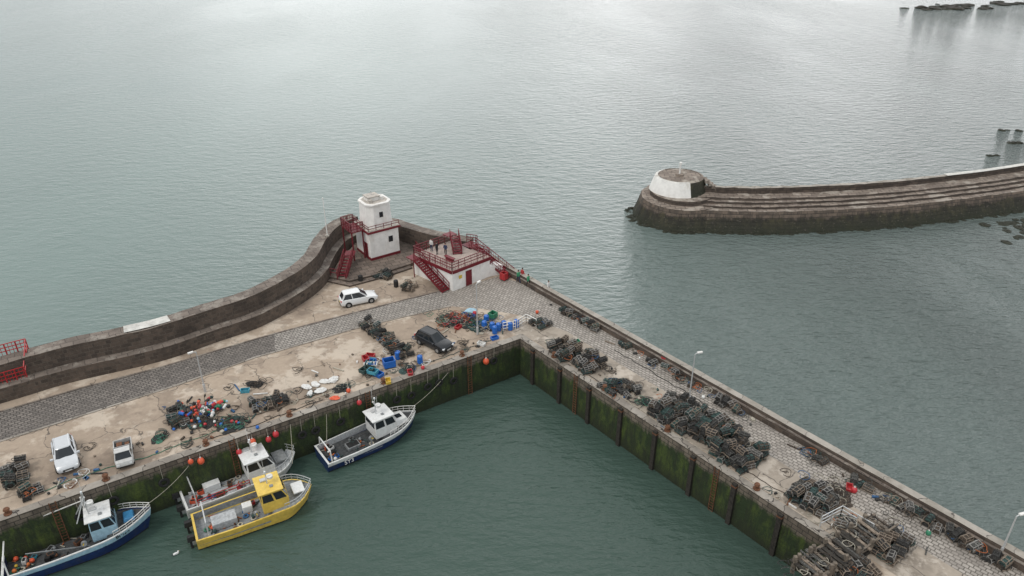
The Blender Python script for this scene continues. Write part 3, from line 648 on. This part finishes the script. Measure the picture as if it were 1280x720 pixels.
# ------------------------------------------------------------------ timber lock gate lower right
mb=MB(); r=random.Random(51)
p0=Vector((20.6,36.9)); p1=Vector((28.4,41.6)); d=(p1-p0).normalized(); nn=Vector((-d.y,d.x)); L=(p1-p0).length
for o in (-.9,0,.9):
    a=p0+nn*o;b=p1+nn*o; mb.bar((*a,QZ+.7),(*b,QZ+.7),.22,'timber'); mb.bar((*a,QZ+.15),(*b,QZ+.15),.25,'timber_dark')
k=0
while k<L:
    q=p0+d*k; e1=r.uniform(-.35,.35); a=q-nn*(1.05+e1);b=q+nn*(1.05-e1); mb.bar((*a,QZ+.85+r.uniform(-.08,.08)),(*b,QZ+.85+r.uniform(-.08,.08)),r.uniform(.12,.3),r.choice(['timber','timber_dark','net_brown','creel_wood','timber_dark','net_grey']),.1)
    if int(k*2)%3==0:
        for o in (-.9,.9): c=q+nn*o; mb.bar((*c,QZ-.2),(*c,QZ+1.4),.24,'timber')
    k+=r.uniform(.28,.46)
mb.bar((*(p0-nn*.9),QZ+.2),(*(p1-nn*.9),QZ+1.3),.14,'timber')
ropes(mb,(p0+p1)/2,6,1.2,1.0,['net_brown','net_dark','rope_pale','net_grey','net_dark'],110,r,rz=math.atan2(d.y,d.x))
mb.obj('timber_lock_gate')
creelstack((27.0,38.6),(29.2,40.4),2,3,.8,seed=52,nets=('net_brown','net_dark')); creelstack((23.3,36.6),(26,38),2,2,.8,seed=53,nets=('net_brown','net_dark')); creelstack((24.8,41.4),(26.8,42.4),1,2,.8,seed=54,nets=('net_brown','net_dark'))
# ------------------------------------------------------------------ cars
def car(name,p,ang,paint,L=4.5,W=1.82,H=1.62,front=.95):
    E=empty(name,(p[0],p[1],QZ+.01),ang); h=L/2; w=W/2
    st=[(-h,.80,.42,.80),(-h+.08,.90,.30,.98),(-h+.5,.99,.22,1.04),(-h+1.2,1,.2,1.0),(0,1,.2,.98),(h-1.3,1,.2,.97),(h-.8,.99,.22,.93),(h-.3,.94,.26,.84),(h-.08,.84,.32,.72),(h,.70,.38,.58)]
    rg=[]
    for x,k,zb,zt in st:
        ww=w*k; rg.append([(x,-ww*.9,zb),(x,-ww,zb+.12),(x,-ww,zb+(zt-zb)*.6),(x,-ww*.95,zt-.05),(x,-ww*.82,zt),(x,0,zt+.03),(x,ww*.82,zt),(x,ww*.95,zt-.05),(x,ww,zb+(zt-zb)*.6),(x,ww,zb+.12),(x,ww*.9,zb)])
    mb=MB(); mb.loft(rg,paint,closed=True,caps=paint); mb.obj('body',E,smooth=True)
    b=[(-h+.18,w*.80,.97),(-h+.22,w*.86,.97),(front,w*.84,.94),(front+.12,w*.5,.94)]
    t=[(-h+.48,w*.60,H-.05),(-h+.6,w*.66,H-.02),(front-.85,w*.66,H-.02),(front-.72,w*.45,H-.03)]
    def ring(q): return [(x,-y,z) for x,y,z in q]+[(x,y,z) for x,y,z in q[::-1]]
    rb,rt=ring(b),ring(t); n=len(rb); mb=MB()
    for i in range(n):
        k=(i+1)%n; mb.add([rb[i],rb[k],rt[k],rt[i]],[(0,1,2,3)],'glass')
    mb.obj('windows',E)
    mb=MB(); top=[(x,y,z) for x,y,z in rt]; top2=[(x*.9-.02,y*.8,H+.03) for x,y,z in rt]
    for i in range(n):
        k=(i+1)%n; mb.add([top[i],top[k],top2[k],top2[i]],[(0,1,2,3)],paint)
    mb.poly(top2,paint)
    for i in (1,2,5,6,0,7): mb.bar(Vector(rb[i]),Vector(rt[i]),.07,paint)
    for sg in (-1,1):
        for fx in (.42,.72):
            x0=b[1][0]+(b[2][0]-b[1][0])*fx; x1=t[1][0]+(t[2][0]-t[1][0])*fx; mb.bar((x0,sg*w*.855,.96),(x1,sg*w*.67,H-.02),.07,'black' if fx==.72 else paint)
        mb.bar((t[1][0],sg*w*.68,H),(t[2][0],sg*w*.68,H),.05,paint)
        mb.box((front-.1,sg*(w+.1),1.0),(.16,.22,.14),paint)
    mb.obj('roof_and_pillars',E,smooth=False)
    mb=MB()
    for x in (-h+.85,h-.85):
        for sg in (-1,1):
            mb.cyl((x,sg*(w-.25),.33),(x,sg*(w+.012),.33),.40,'black',18)
            mb.cyl((x,sg*(w-.22),.33),(x,sg*(w+.03),.33),.33,'rubber',18); mb.cyl((x,sg*(w+.028),.33),(x,sg*(w+.045),.33),.2,'steel',12)
    mb.obj('wheels',E)
    mb=MB()
    for sg in (-1,1):
        mb.box((h-.14,sg*w*.66,.66),(.2,.36,.14),'lamp_clear',rz=-sg*.35); mb.box((-h+.06,sg*w*.74,.85),(.12,.24,.22),'lamp_red')
    mb.box((h-.02,0,.5),(.08,.8,.16),'black'); mb.box((-h-.01,0,.62),(.03,.52,.12),'yellow_plastic'); mb.box((h+.015,0,.42),(.03,.52,.11),'white_plastic')
    mb.box((-h+.03,0,.36),(.1,W*.7,.16),'black')
    mb.obj('lights_and_trim',E)
car('parked_suv',(-18.25,77.3),math.atan2(1.3,3.7)+.1,'car_white',4.4,1.85,1.62)
car('parked_car',(-8.35,67.7),math.atan2(-2.4,2.9),'car_black',4.4,1.84,1.6)
car('parked_car',(-38.2,49.5),math.atan2(-3.3,2.2),'car_silver',4.4,1.8,1.42)
def pickup(p,ang):
    E=empty('pickup_truck',(p[0],p[1],QZ+.01),ang); E.scale=(.82,.86,.85)
    mb=MB(); mb.box((0,0,.45),(3.9,1.55,.25),'black'); mb.obj('chassis',E)
    rg=[]; mb=MB()
    for x,w,z0,z1 in ((.35,.78,.5,1.0),(.6,.82,.4,1.05),(1.5,.82,.4,1.02),(1.95,.76,.42,.92),(2.05,.66,.5,.75)):
        rg.append([(x,-w,z0),(x,-w,z1-.1),(x,-w*.9,z1),(x,w*.9,z1),(x,w,z1-.1),(x,w,z0)])
    mb.loft(rg,'truck_grey',closed=True,caps='truck_grey'); mb.obj('cab_body',E,smooth=True)
    mb=MB(); rb=[(.4,-.76,1.02),(1.55,-.76,1.02),(1.55,.76,1.02),(.4,.76,1.02)]; rt=[(.45,-.64,1.62),(1.1,-.64,1.62),(1.1,.64,1.62),(.45,.64,1.62)]
    mb.loft([rb,rt],'glass',closed=True); mb.obj('cab_windows',E)
    mb=MB(); mb.box((.78,0,1.65),(.85,1.4,.07),'truck_grey')
    for a,b in zip(rb,rt): mb.bar(a,b,.07,'truck_grey')
    mb.obj('cab_roof',E,bevel=.02)
    mb=MB(); mb.box((-.85,0,.62),(2.2,1.6,.08),'deck_dark')
    for sg in (-1,1): mb.box((-.85,sg*.8,.85),(2.2,.06,.42),'truck_grey')
    mb.box((-1.95,0,.85),(.06,1.54,.42),'truck_grey'); mb.box((.22,0,.95),(.06,1.54,.62),'truck_grey'); rail(mb,[(.2,-.75,1.2),(.2,.75,1.2)],.45,'galv',2,.5,.05)
    mb.obj('load_bed',E)
    mb=MB()
    for x in (-1.25,1.3):
        for sg in (-1,1): mb.cyl((x,sg*.6,.3),(x,sg*.84,.3),.3,'rubber',16); mb.cyl((x,sg*.84,.3),(x,sg*.86,.3),.17,'steel',10)
    mb.obj('wheels',E)
    mb=MB(); mb.sph((-.3,.2,.85),.35,'net_brown',9,6,(1.2,1.2,.6),.15,R); mb.box((-1.2,-.3,.85),(.7,.5,.35),'rust'); mb.box((-1.1,.4,.8),(.6,.4,.3),'rust'); mb.box((-.5,-.4,.8),(.5,.4,.25),'net_grey',rz=.4); mb.obj('load',E)
    mb=MB(); 
    for sg in (-1,1): mb.box((2.03,sg*.55,.7),(.08,.22,.14),'lamp_clear'); mb.box((-2.0,sg*.7,.7),(.05,.14,.14),'lamp_red')
    mb.obj('lights',E)
pickup((-33.3,49.7),math.atan2(-2.9,1.5))
# ------------------------------------------------------------------ boats
def boat(name,stern,bow,beam,mats,aft=.55,fore=1.2,tf=.62,full=.6,bluff=2.4,z=0.0,sheer=.55):
    L=math.hypot(bow[0]-stern[0],bow[1]-stern[1]); ang=math.atan2(bow[1]-stern[1],bow[0]-stern[0])
    E=empty(name,(stern[0],stern[1],z),ang)
    rg=[];prof=[]
    NS=22
    for i in range(NS+1):
        t=i/NS; wd=beam/2*(.93+.07*min(1,t/.3)) if t<full else beam/2*max(.015,(1-((t-full)/(1-full))**bluff))
        zs=fore-.25+sheer*(t**2.2)
        flare=.86 if t<full else .86-.25*(t-full)/(1-full)
        x=L*t; xb=L*t-(.55 if t>.9 else .55*max(0,(t-.5)/.4))*1.0
        dk=aft if t<tf else zs-.12
        prof.append((t,wd,zs))
        side=[(xb,wd*flare*.9,-.5),(xb,wd*flare,.12),(x-.35*max(0,t-.5),wd*(.5+flare/2),zs*.62),(x,wd,zs-.08),(x,wd,zs),(x,max(wd-.13,.005),zs),(x,max(wd-.16,.004),dk),(x,0.002,dk+.02)]
        rg.append([(a,-b,c) for a,b,c in side]+[(a,b,c) for a,b,c in side[::-1]])
    mb=MB(); m=[mats['foul'],mats['hull'],mats['upper'],mats['cap'],mats['cap'],mats['inner'],mats['deck']]
    ml=m+[mats['deck']]+m[::-1]+[mats['foul']]
    mb.loft(rg,ml,closed=True)
    r0=rg[0]; n=len(r0); mb.poly([r0[0],r0[1],r0[2],r0[3],r0[4],r0[n-5],r0[n-4],r0[n-3],r0[n-2],r0[n-1]],mats['hull'])
    r0i=[(.18,a[1],a[2]) for a in (r0[5],r0[6],r0[n-7],r0[n-6])]; mb.poly(r0i,mats['inner']); mb.box((.09,0,fore-.26),(.18,beam*.86,.06),mats['cap'])
    mb.obj('hull_and_deck',E,smooth=True)
    return E,L,prof
def house(E,x0,x1,w,z0,z1,wall,roof,rake=.3,taper=.9):
    mb=MB(); rb=[(x0,-w/2,z0),(x1,-w/2,z0),(x1+.02,w/2,z0),(x0,w/2,z0)]
    zm=z0+(z1-z0)*.5; rm=[(x0,-w/2,zm),(x1,-w/2,zm),(x1,w/2,zm),(x0,w/2,zm)]; rt=[(x0+.05,-w/2*taper,z1),(x1-rake,-w/2*taper,z1),(x1-rake,w/2*taper,z1),(x0+.05,w/2*taper,z1)]
    mb.loft([rb,rm,rt],wall,closed=True); mb.obj('wheelhouse_walls',E,bevel=.04,weld=True)
    mb=MB()
    def lerp(p,q,t): return Vector(p)+(Vector(q)-Vector(p))*t
    ctr=Vector(((x0+x1)/2,0,(z0+z1)/2))
    for (i,k,nw) in ((0,1,2),(1,2,3),(2,3,2),(3,0,1)):
        for q in range(nw):
            s0=(q+.08)/nw; s1=(q+.92)/nw
            pa=lerp(rm[i],rm[k],s0);pb=lerp(rm[i],rm[k],s1);ta=lerp(rt[i],rt[k],s0);tb=lerp(rt[i],rt[k],s1)
            quad=[lerp(pa,ta,.12),lerp(pb,tb,.12),lerp(pb,tb,.85),lerp(pa,ta,.85)]
            nrm=(quad[1]-quad[0]).cross(quad[3]-quad[0]).normalized(); 
            if nrm.dot(quad[0]-ctr)<0: nrm=-nrm
            mb.poly([v_+nrm*.02 for v_ in quad],'glass')
    mb.obj('wheelhouse_windows',E)
    mb=MB(); mb.box(((x0+x1-rake)/2,0,z1+.05),(x1-x0-rake+.4,w*taper+.25,.1),roof); mb.box(((x0+x1-rake)/2-.3,w*.2,z1+.17),(.5,.4,.14),'galv'); mb.box(((x0+x1-rake)/2+.2,-w*.2,z1+.14),(.3,.3,.08),'deck_grey'); mb.obj('wheelhouse_roof',E,bevel=.03)
def mast(E,x,z0,h,mat='galv',tripod=False,y=0):
    mb=MB(); mb.cyl((x,y,z0),(x,y,z0+h),.06,mat,8,.035)
    if tripod: mb.cyl((x-.9,y-.6,z0),(x,y,z0+h*.75),.045,mat,6); mb.cyl((x-.9,y+.6,z0),(x,y,z0+h*.75),.045,mat,6)
    mb.bar((x,y-.6,z0+h*.6),(x,y+.6,z0+h*.6),.05,mat)
    mb.cyl((x+.3,y,z0+h*.45),(x+.3,y,z0+h*.45+.2),.28,'white_plastic',12); mb.bar((x,y,z0+h*.42),(x+.5,y,z0+h*.42),.05,mat)
    mb.cyl((x,y-.5,z0+h*.6),(x,y-.5,z0+h*.6+1.3),.015,'white_plastic',5); mb.cyl((x,y+.5,z0+h*.6),(x,y+.5,z0+h*.6+1.6),.015,'white_plastic',5)
    mb.box((x,y,z0+h),(.14,.14,.16),'lamp_clear'); mb.sph((x,y+.35,z0+h*.6+.12),.1,'white_plastic',8,6)
    mb.obj('mast_and_radar',E)
def bowrail(E,prof,L,t0,mat='galv',h=.6):
    mb=MB()
    for sg in (-1,1):
        pr=[(L*t,sg*max(wd-.07,0),zs) for t,wd,zs in prof if t>=t0]
        for a,b in zip(pr[:-1],pr[1:]):
            mb.bar((a[0],a[1],a[2]+h),(b[0],b[1],b[2]+h),.045,mat); mb.bar((a[0],a[1],a[2]+h*.5),(b[0],b[1],b[2]+h*.5),.03,mat); mb.bar(a,(a[0],a[1],a[2]+h),.04,mat)
    mb.obj('bow_rail',E)
def clutter(E,x0,x1,w,z,seed,n=14,mats=None):
    r=random.Random(seed); mb=MB()
    for i in range(n):
        x=r.uniform(x0,x1);y=r.uniform(-w/2,w/2);k=r.random();m=r.choice(mats or ['orange_buoy','blue_plastic','red_bright','yellow_plastic','white_plastic','green_plastic','black','net_teal'])
        if k<.45: 
            sx,sy,sz=r.uniform(.35,.65),r.uniform(.25,.4),r.uniform(.2,.4); a=r.uniform(0,3); mb.box((x,y,z+sz/2+.02),(sx,sy,sz),m,rz=a); mb.box((x,y,z+sz+.025),(sx*.8,sy*.75,.01),'black',rz=a)
        elif k<.75: mb.sph((x,y,z+.2),r.uniform(.12,.2),m,9,6)
        else: mb.cyl((x,y,z+.02),(x,y,z+.12),.25,r.choice(['net_blue','rope_green','net_orange','rope_pale']),12); mb.cyl((x,y,z+.12),(x,y,z+.13),.12,'black',8)
    for i in range(n):
        x=r.uniform(x0,x1);y=r.uniform(-w/2,w/2); a=r.uniform(0,3); l=r.uniform(.3,1.2); mb.bar((x,y,z+.06),(x+l*math.cos(a)*.7,y+l*math.sin(a)*.5,z+.08),.06,r.choice(['rope_pale','net_dark','net_teal','net_orange','steel']))
    mb.obj('deck_gear',E,smooth=False)
def outboard(E,y,x=-.35,z=.3):
    mb=MB(); mb.box((x+.2,y,z+.25),(.35,.3,.4),'steel'); mb.box((x,y,z+.75),(.62,.42,.5),'black',top=.82); mb.box((x-.05,y,z+.2),(.22,.16,1.2),'black'); mb.box((x-.1,y,z-.35),(.4,.06,.08),'black'); mb.obj('outboard_motor',E,bevel=.05)
def text(E,s,loc,size,mat,rz=0,rx=math.pi/2):
    cu=bpy.data.curves.new('lettering','FONT'); cu.body=s; cu.size=size; cu.extrude=.01; cu.align_x='CENTER'; cu.materials.append(M[mat])
    o=bpy.data.objects.new('registration_lettering',cu); COL.objects.link(o); o.parent=E; o.location=loc; o.rotation_euler=(rx,0,rz)
def arch(E,x,w,z0,h,mat,r=.05):
    mb=MB(); mb.bar((x,-w/2,z0),(x,-w/2*.9,z0+h),r*2,mat); mb.bar((x,w/2,z0),(x,w/2*.9,z0+h),r*2,mat); mb.bar((x,-w/2*.9,z0+h),(x,w/2*.9,z0+h),r*2,mat); mb.obj('gantry',E)
def hauler(E,x,y,z):
    mb=MB(); mb.cyl((x,y,z),(x,y,z+1.2),.08,'steel',8); mb.cyl((x,y-.1,z+1.2),(x,y+.12,z+1.2),.22,'steel',12); mb.bar((x,y,z+1.2),(x,y-.5,z+1.5),.07,'yellow_plastic'); mb.obj('pot_hauler',E)
# SY3
E,L,pf=boat('fishing_boat',(-17.9,54.2),(-9.7,60.2),3.5,dict(foul='black',hull='hull_navy',upper='hull_white',cap='hull_white',inner='deck_light',deck='deck_dark'),tf=.56,fore=1.4,sheer=.6,bluff=2.7)
house(E,5.2,7.5,2.2,1.2,3.2,'hull_white','hull_white',.35); mast(E,5.9,3.2,1.9); bowrail(E,pf,L,.62,'white_paint')
mb=MB(); mb.box((8.2,0,1.75),(1.5,1.7,.5),'hull_white',top=.8); mb.box((8.2,0,2.02),(.6,.6,.06),'glass'); mb.obj('fore_cabin',E,bevel=.05)
clutter(E,.6,1.6,2.4,.57,61,9,['orange_buoy','blue_plastic','white_plastic','black','yellow_plastic']); clutter(E,2.6,5,2.2,.57,62,7,['black','net_teal','deck_grey','rust','white_plastic']); hauler(E,4.6,-1.3,.6); arch(E,.5,2.8,1.1,1.1,'hull_white')
mb=MB(); mb.box((3.2,0,.75),(1.3,1.0,.35),'deck_grey'); mb.box((3.2,0,.94),(1.1,.8,.04),'black'); mb.obj('engine_hatch',E,bevel=.03)
text(E,'SY3',(2.0,-1.76,.42),.62,'white_paint'); text(E,'SY3',(7.6,-1.5,1.05),.4,'white_paint',rz=.3)
# white catamaran
E,L,pf=boat('catamaran_workboat',(-28.7,48.5),(-20.3,54.2),3.9,dict(foul='black',hull='hull_white',upper='hull_white',cap='hull_white',inner='hull_white',deck='deck_light'),tf=.62,full=.74,bluff=2.4,fore=1.5,sheer=.35)
house(E,5.5,7.9,2.8,1.2,3.2,'hull_white','hull_white',.55); mast(E,6.4,3.25,1.4); bowrail(E,pf,L,.7,h=.65)
clutter(E,.6,5,3.0,.57,63,24,['red_bright','black','deck_grey','white_plastic','net_teal','orange_buoy','rust','net_grey']); outboard(E,-.9);outboard(E,.9); arch(E,.9,3.4,1.2,1.3,'galv'); hauler(E,4.9,-1.6,.6)
mb=MB(); mb.box((8.7,0,1.75),(1.1,1.6,.12),'deck_grey'); rail(mb,[(1,-1.85,1.3),(5.4,-1.9,1.4)],.6,'red_bright',2,1.1,.05); rail(mb,[(1,1.85,1.3),(5.4,1.9,1.4)],.6,'red_bright',2,1.1,.05); mb.box((2.6,.6,.9),(1.4,.9,.6),'hull_white'); mb.obj('deck_rails',E)
# yellow catamaran
E,L,pf=boat('catamaran_workboat',(-26.4,45.1),(-17.7,49.8),3.7,dict(foul='black',hull='hull_yellow',upper='hull_yellow',cap='hull_yellow',inner='deck_grey',deck='deck_grey'),tf=.62,full=.76,bluff=2.4,fore=1.5,sheer=.4)
house(E,5.5,7.7,2.5,1.2,3.2,'hull_yellow','hull_yellow',.5); mast(E,6.3,3.25,1.3); bowrail(E,pf,L,.72,h=.6)
clutter(E,.8,5.2,2.6,.57,64,20,['red_bright','deck_grey','white_plastic','net_teal','orange_buoy','rust','green_plastic','boat_orange']); outboard(E,-.9);outboard(E,.9); arch(E,1.0,3.0,1.2,1.3,'galv'); hauler(E,4.9,-1.5,.6)
mb=MB(); mb.box((2.4,.0,.95),(2.0,1.2,.7),'deck_light'); mb.box((4.4,.6,.95),(.8,.7,.7),'hull_white'); mb.box((8.7,0,1.8),(1.0,1.4,.14),'hull_white'); mb.obj('deck_lockers',E,bevel=.04)
# blue boat
E,L,pf=boat('fishing_boat',(-39.9,41.2),(-30.4,46.6),3.6,dict(foul='black',hull='hull_navy',upper='hull_paleblue',cap='hull_white',inner='hull_navy',deck='deck_dark'),tf=.66,full=.6,bluff=2.4,fore=1.6,sheer=.7)
house(E,6.4,8.3,2.1,1.3,3.3,'hull_paleblue','hull_white',.35); mast(E,6.6,3.3,2.4,'galv',True); bowrail(E,pf,L,.7,'white_paint',.5)
mb=MB(); mb.box((9.2,0,1.95),(.9,1.2,.3),'hull_blue',top=.8); mb.obj('fore_cabin',E,bevel=.05)
clutter(E,.5,2.2,2.6,.57,65,18,['orange_buoy','blue_plastic','yellow_plastic','cyan_plastic','boat_orange','white_plastic']); clutter(E,3,6,2.2,.57,66,9,['black','rust','deck_grey']); hauler(E,5.8,-1.4,.6); arch(E,.5,3.0,1.3,1.4,'hull_white')
mb=MB(); mb.bar((6.2,-1.3,1.3),(2.0,-1.5,2.8),.06,'steel'); mb.bar((6.3,.9,1.3),(6.3,.9,4.6),.1,'white_paint'); mb.bar((6.3,.9,4.2),(2.5,1.2,3.6),.07,'white_paint'); mb.obj('derrick',E)
text(E,'BM24',(8.55,-1.46,1.35),.5,'black',rz=.42)
def rope(a,b,sag=.6):
    mb=MB(); a=Vector(a);b=Vector(b);prev=a
    for i in range(1,11):
        t=i/10; q=a+(b-a)*t-Vector((0,0,sag*4*t*(1-t))); mb.cyl(prev,q,.025,'rope_pale',4); prev=q
    mb.obj('mooring_rope')
rope((-17.6,55.2,1.4),(*LF(22,.4),QZ+.3)); rope((-10.2,60.4,1.9),(*LF(7,.5),QZ+.3)); rope((-20.8,54.8,1.8),(*LF(16,.5),QZ+.3)); rope((-28.6,50.0,1.4),(*LF(41,.5),QZ+.3)); rope((-31,46.8,2.0),(*LF(33,.5),QZ+.3)); rope((-39.5,42.5,1.5),(*LF(48,.5),QZ+.3)); rope((-20,52.3,1.8),(*LF(25.5,.5),QZ+.3))
# ------------------------------------------------------------------ people
def person(p,ang,top,legs,hair='hair',pose='stand',z=QZ):
    sw={'stand':0,'walk':.28,'lean':.05}[pose]; ar=.22 if pose=='walk' else .05
    V=[(0,0,.95),(.0,0,1.15),(.0,0,1.38),(0.01,0,1.48),(.02,0,1.56),
       (0,.10,.90),(sw*.5,.11,.50),(sw*.9-.05,.11,.08),(sw*.9+.12,.12,.04),
       (0,-.10,.90),(-sw*.35+.02,-.11,.50),(-sw-.05,-.11,.10 if sw else .08),(-sw+.12,-.12,.04),
       (0,.19,1.40),(-ar*.6,.25,1.12),(.05-ar*.3,.26,.88),
       (0,-.19,1.40),(ar*.6,-.25,1.12),(.08+ar,-.26,.89 if pose!='lean' else 1.05)]
    if pose=='lean': V[15]=(.3,.2,1.05)
    Eg=[(0,1),(1,2),(2,3),(3,4),(0,5),(5,6),(6,7),(7,8),(0,9),(9,10),(10,11),(11,12),(2,13),(13,14),(14,15),(2,16),(16,17),(17,18)]
    rad=[(.13,.16),(.12,.15),(.12,.17),(.06,.06),(.055,.055),(.09,.09),(.06,.06),(.045,.045),(.04,.04),(.09,.09),(.06,.06),(.045,.045),(.04,.04),(.065,.065),(.048,.048),(.035,.035),(.065,.065),(.048,.048),(.035,.035)]
    me=bpy.data.meshes.new('p'); me.from_pydata(V,Eg,[]); o=bpy.data.objects.new('p',me); COL.objects.link(o)
    sk=o.modifiers.new('s','SKIN'); sk.use_smooth_shade=True
    for i,a in enumerate(me.skin_vertices[0].data): a.radius=rad[i]; a.use_root=(i==0)
    ss=o.modifiers.new('u','SUBSURF'); ss.levels=1; ss.render_levels=1
    dg=bpy.context.evaluated_depsgraph_get(); m2=bpy.data.meshes.new_from_object(o.evaluated_get(dg)); bpy.data.objects.remove(o)
    mb=MB()
    for pl in m2.polygons:
        c=pl.center; vs=[m2.vertices[i].co[:] for i in pl.vertices]
        arm=abs(c.y)>.2 and c.z>.8
        mt='black' if c.z<.09 else legs if (c.z<.93 and not arm) else 'skin' if (c.z>1.49) else top
        mb.add(vs,[tuple(range(len(vs)))],mt)
    mb.sph((.03,0,1.64),.105,'skin',14,10,(.95,.78,1.15)); mb.sph((.01,0,1.675),.112,hair,14,10,(.98,.84,1.0)); 
    mb.sph((.075,0,1.625),.085,'skin',12,8,(.75,.8,1.0)); mb.cyl((.12,0,1.65),(.155,0,1.615),.012,'skin',6,.02)
    for sg in (-1,1): mb.sph((.128,sg*.032,1.65),.011,'black',6,4); mb.sph((.02,sg*.088,1.635),.025,'skin',6,5,(.7,.4,1.2))
    mb.box((.132,0,1.585),(.01,.045,.01),'red_paint')
    for k in (15,18):
        q=Vector(V[k]); mb.sph((q.x+.01,q.y,q.z-.06),.045,'skin',8,6,(.8,.45,1.1))
        for f,ln in enumerate((.065,.075,.07,.055)): a=q+Vector((-.025+.018*f,0,-.1)); b=a+Vector((.006,0,-ln*.55)); mb.cyl(a,b,.009,'skin',5,.008); mb.cyl(b,b+Vector((.014,0,-ln*.45)),.008,'skin',5,.006)
        a=q+Vector((.035,0,-.05)); mb.cyl(a,a+Vector((.03,0,-.045)),.011,'skin',5,.008)
    bpy.data.meshes.remove(m2)
    ob=mb.obj('person',loc=(p[0],p[1],z),rz=ang,smooth=False,weld=True)
    for pl in ob.data.polygons: pl.use_smooth=True
person((.8,82.3),2.0,'cloth_green','cloth_navy',pose='walk'); person((2.0,81.2),-.9,'cloth_green','cloth_black',pose='walk'); person((4.4,79.5),-.9,'cloth_white','cloth_black',pose='walk')
person((-10.2,85.6),-2.2,'cloth_white','cloth_navy',z=7.5); person((-9.4,84.6),2.5,'cloth_black','cloth_black',z=7.5); person((-8.3,84.2),-2.0,'cloth_navy','cloth_black',z=7.5,pose='lean')
person((1.3,82.9),.8,'cloth_red','cloth_navy')
# floating gull, wings folded
mb=MB(); mb.sph((0,0,.06),.13,'gull_white',12,8,(1.9,.85,.75)); mb.sph((.2,0,.2),.07,'gull_white',10,8); mb.cyl((.12,0,.1),(.2,0,.2),.06,'gull_white',8,.05); mb.cyl((.25,0,.2),(.34,0,.18),.02,'yellow_plastic',6,.005)
for sg in (-1,1): mb.sph((-.06,sg*.08,.1),.1,'galv',10,6,(1.9,.4,.6)); mb.sph((.25,sg*.045,.22),.01,'black',5,4)
mb.add([(-.2,-.05,.1),(-.2,.05,.1),(-.38,.03,.12),(-.38,-.03,.12)],[(0,1,2,3)],'black'); mb.obj('seagull',loc=(-27.4,43.4,.02),rz=.7,smooth=True)
# ------------------------------------------------------------------ light, world, camera
w=bpy.data.worlds.new("World"); S.world=w; w.use_nodes=True; nt=w.node_tree; bg=nt.nodes["Background"]
sun_el=math.radians(56); sun_az=math.radians(-125)
sky=nt.nodes.new("ShaderNodeTexSky"); sky.sky_type='NISHITA'; sky.sun_disc=False; sky.sun_elevation=sun_el; sky.sun_rotation=sun_az
tc=nt.nodes.new("ShaderNodeTexCoord"); mp=nt.nodes.new("ShaderNodeMapping"); mp.inputs["Scale"].default_value=(1,1,2.2); nt.links.new(tc.outputs["Generated"],mp.inputs[0])
nz=nt.nodes.new("ShaderNodeTexNoise"); nz.inputs["Scale"].default_value=2.8; nz.inputs["Detail"].default_value=6; nt.links.new(mp.outputs[0],nz.inputs["Vector"])
f=ramp(nt,nz.outputs["Fac"],.35,.68)
cl=mixc(nt,f,(6.6,6.9,7.1),(11.8,11.9,12.0))
v0=Vector((math.sin(math.radians(9))*math.cos(math.radians(22)),math.cos(math.radians(9))*math.cos(math.radians(22)),math.sin(math.radians(22))))
dt=nt.nodes.new("ShaderNodeVectorMath"); dt.operation='DOT_PRODUCT'; dt.inputs[1].default_value=v0; nt.links.new(tc.outputs["Generated"],dt.inputs[0])
gl=ramp(nt,dt.outputs["Value"],.78,1.0,0,1)
gn=nt.nodes.new("ShaderNodeMath"); gn.operation='MULTIPLY'; nt.links.new(gl,gn.inputs[0]); nt.links.new(ramp(nt,nz.outputs["Fac"],.35,.6,.45,1),gn.inputs[1])
cl=mixc(nt,gn.outputs[0],cl,(25,25,25))
out=mixc(nt,.93,sky.outputs[0],cl); nt.links.new(out,bg.inputs["Color"]); bg.inputs["Strength"].default_value=.1
sl=bpy.data.lights.new("sun","SUN"); sl.energy=1.2; sl.angle=math.radians(16); sl.color=(1,.95,.88)
so=bpy.data.objects.new("sun",sl); COL.objects.link(so)
dirv=Vector((math.sin(sun_az)*math.cos(sun_el),math.cos(sun_az)*math.cos(sun_el),math.sin(sun_el)))
so.rotation_euler=dirv.to_track_quat('Z','Y').to_euler(); so.location=(0,60,80)
cam=bpy.data.cameras.new("camera"); co=bpy.data.objects.new("camera",cam); COL.objects.link(co); S.camera=co
co.location=(0,0,47.7); co.rotation_euler=(math.radians(62),0,0); cam.lens=36*930/1280; cam.sensor_width=36; cam.clip_end=6000; cam.clip_start=.5
S.view_settings.view_transform='Standard'; S.view_settings.look='None'; S.view_settings.exposure=0
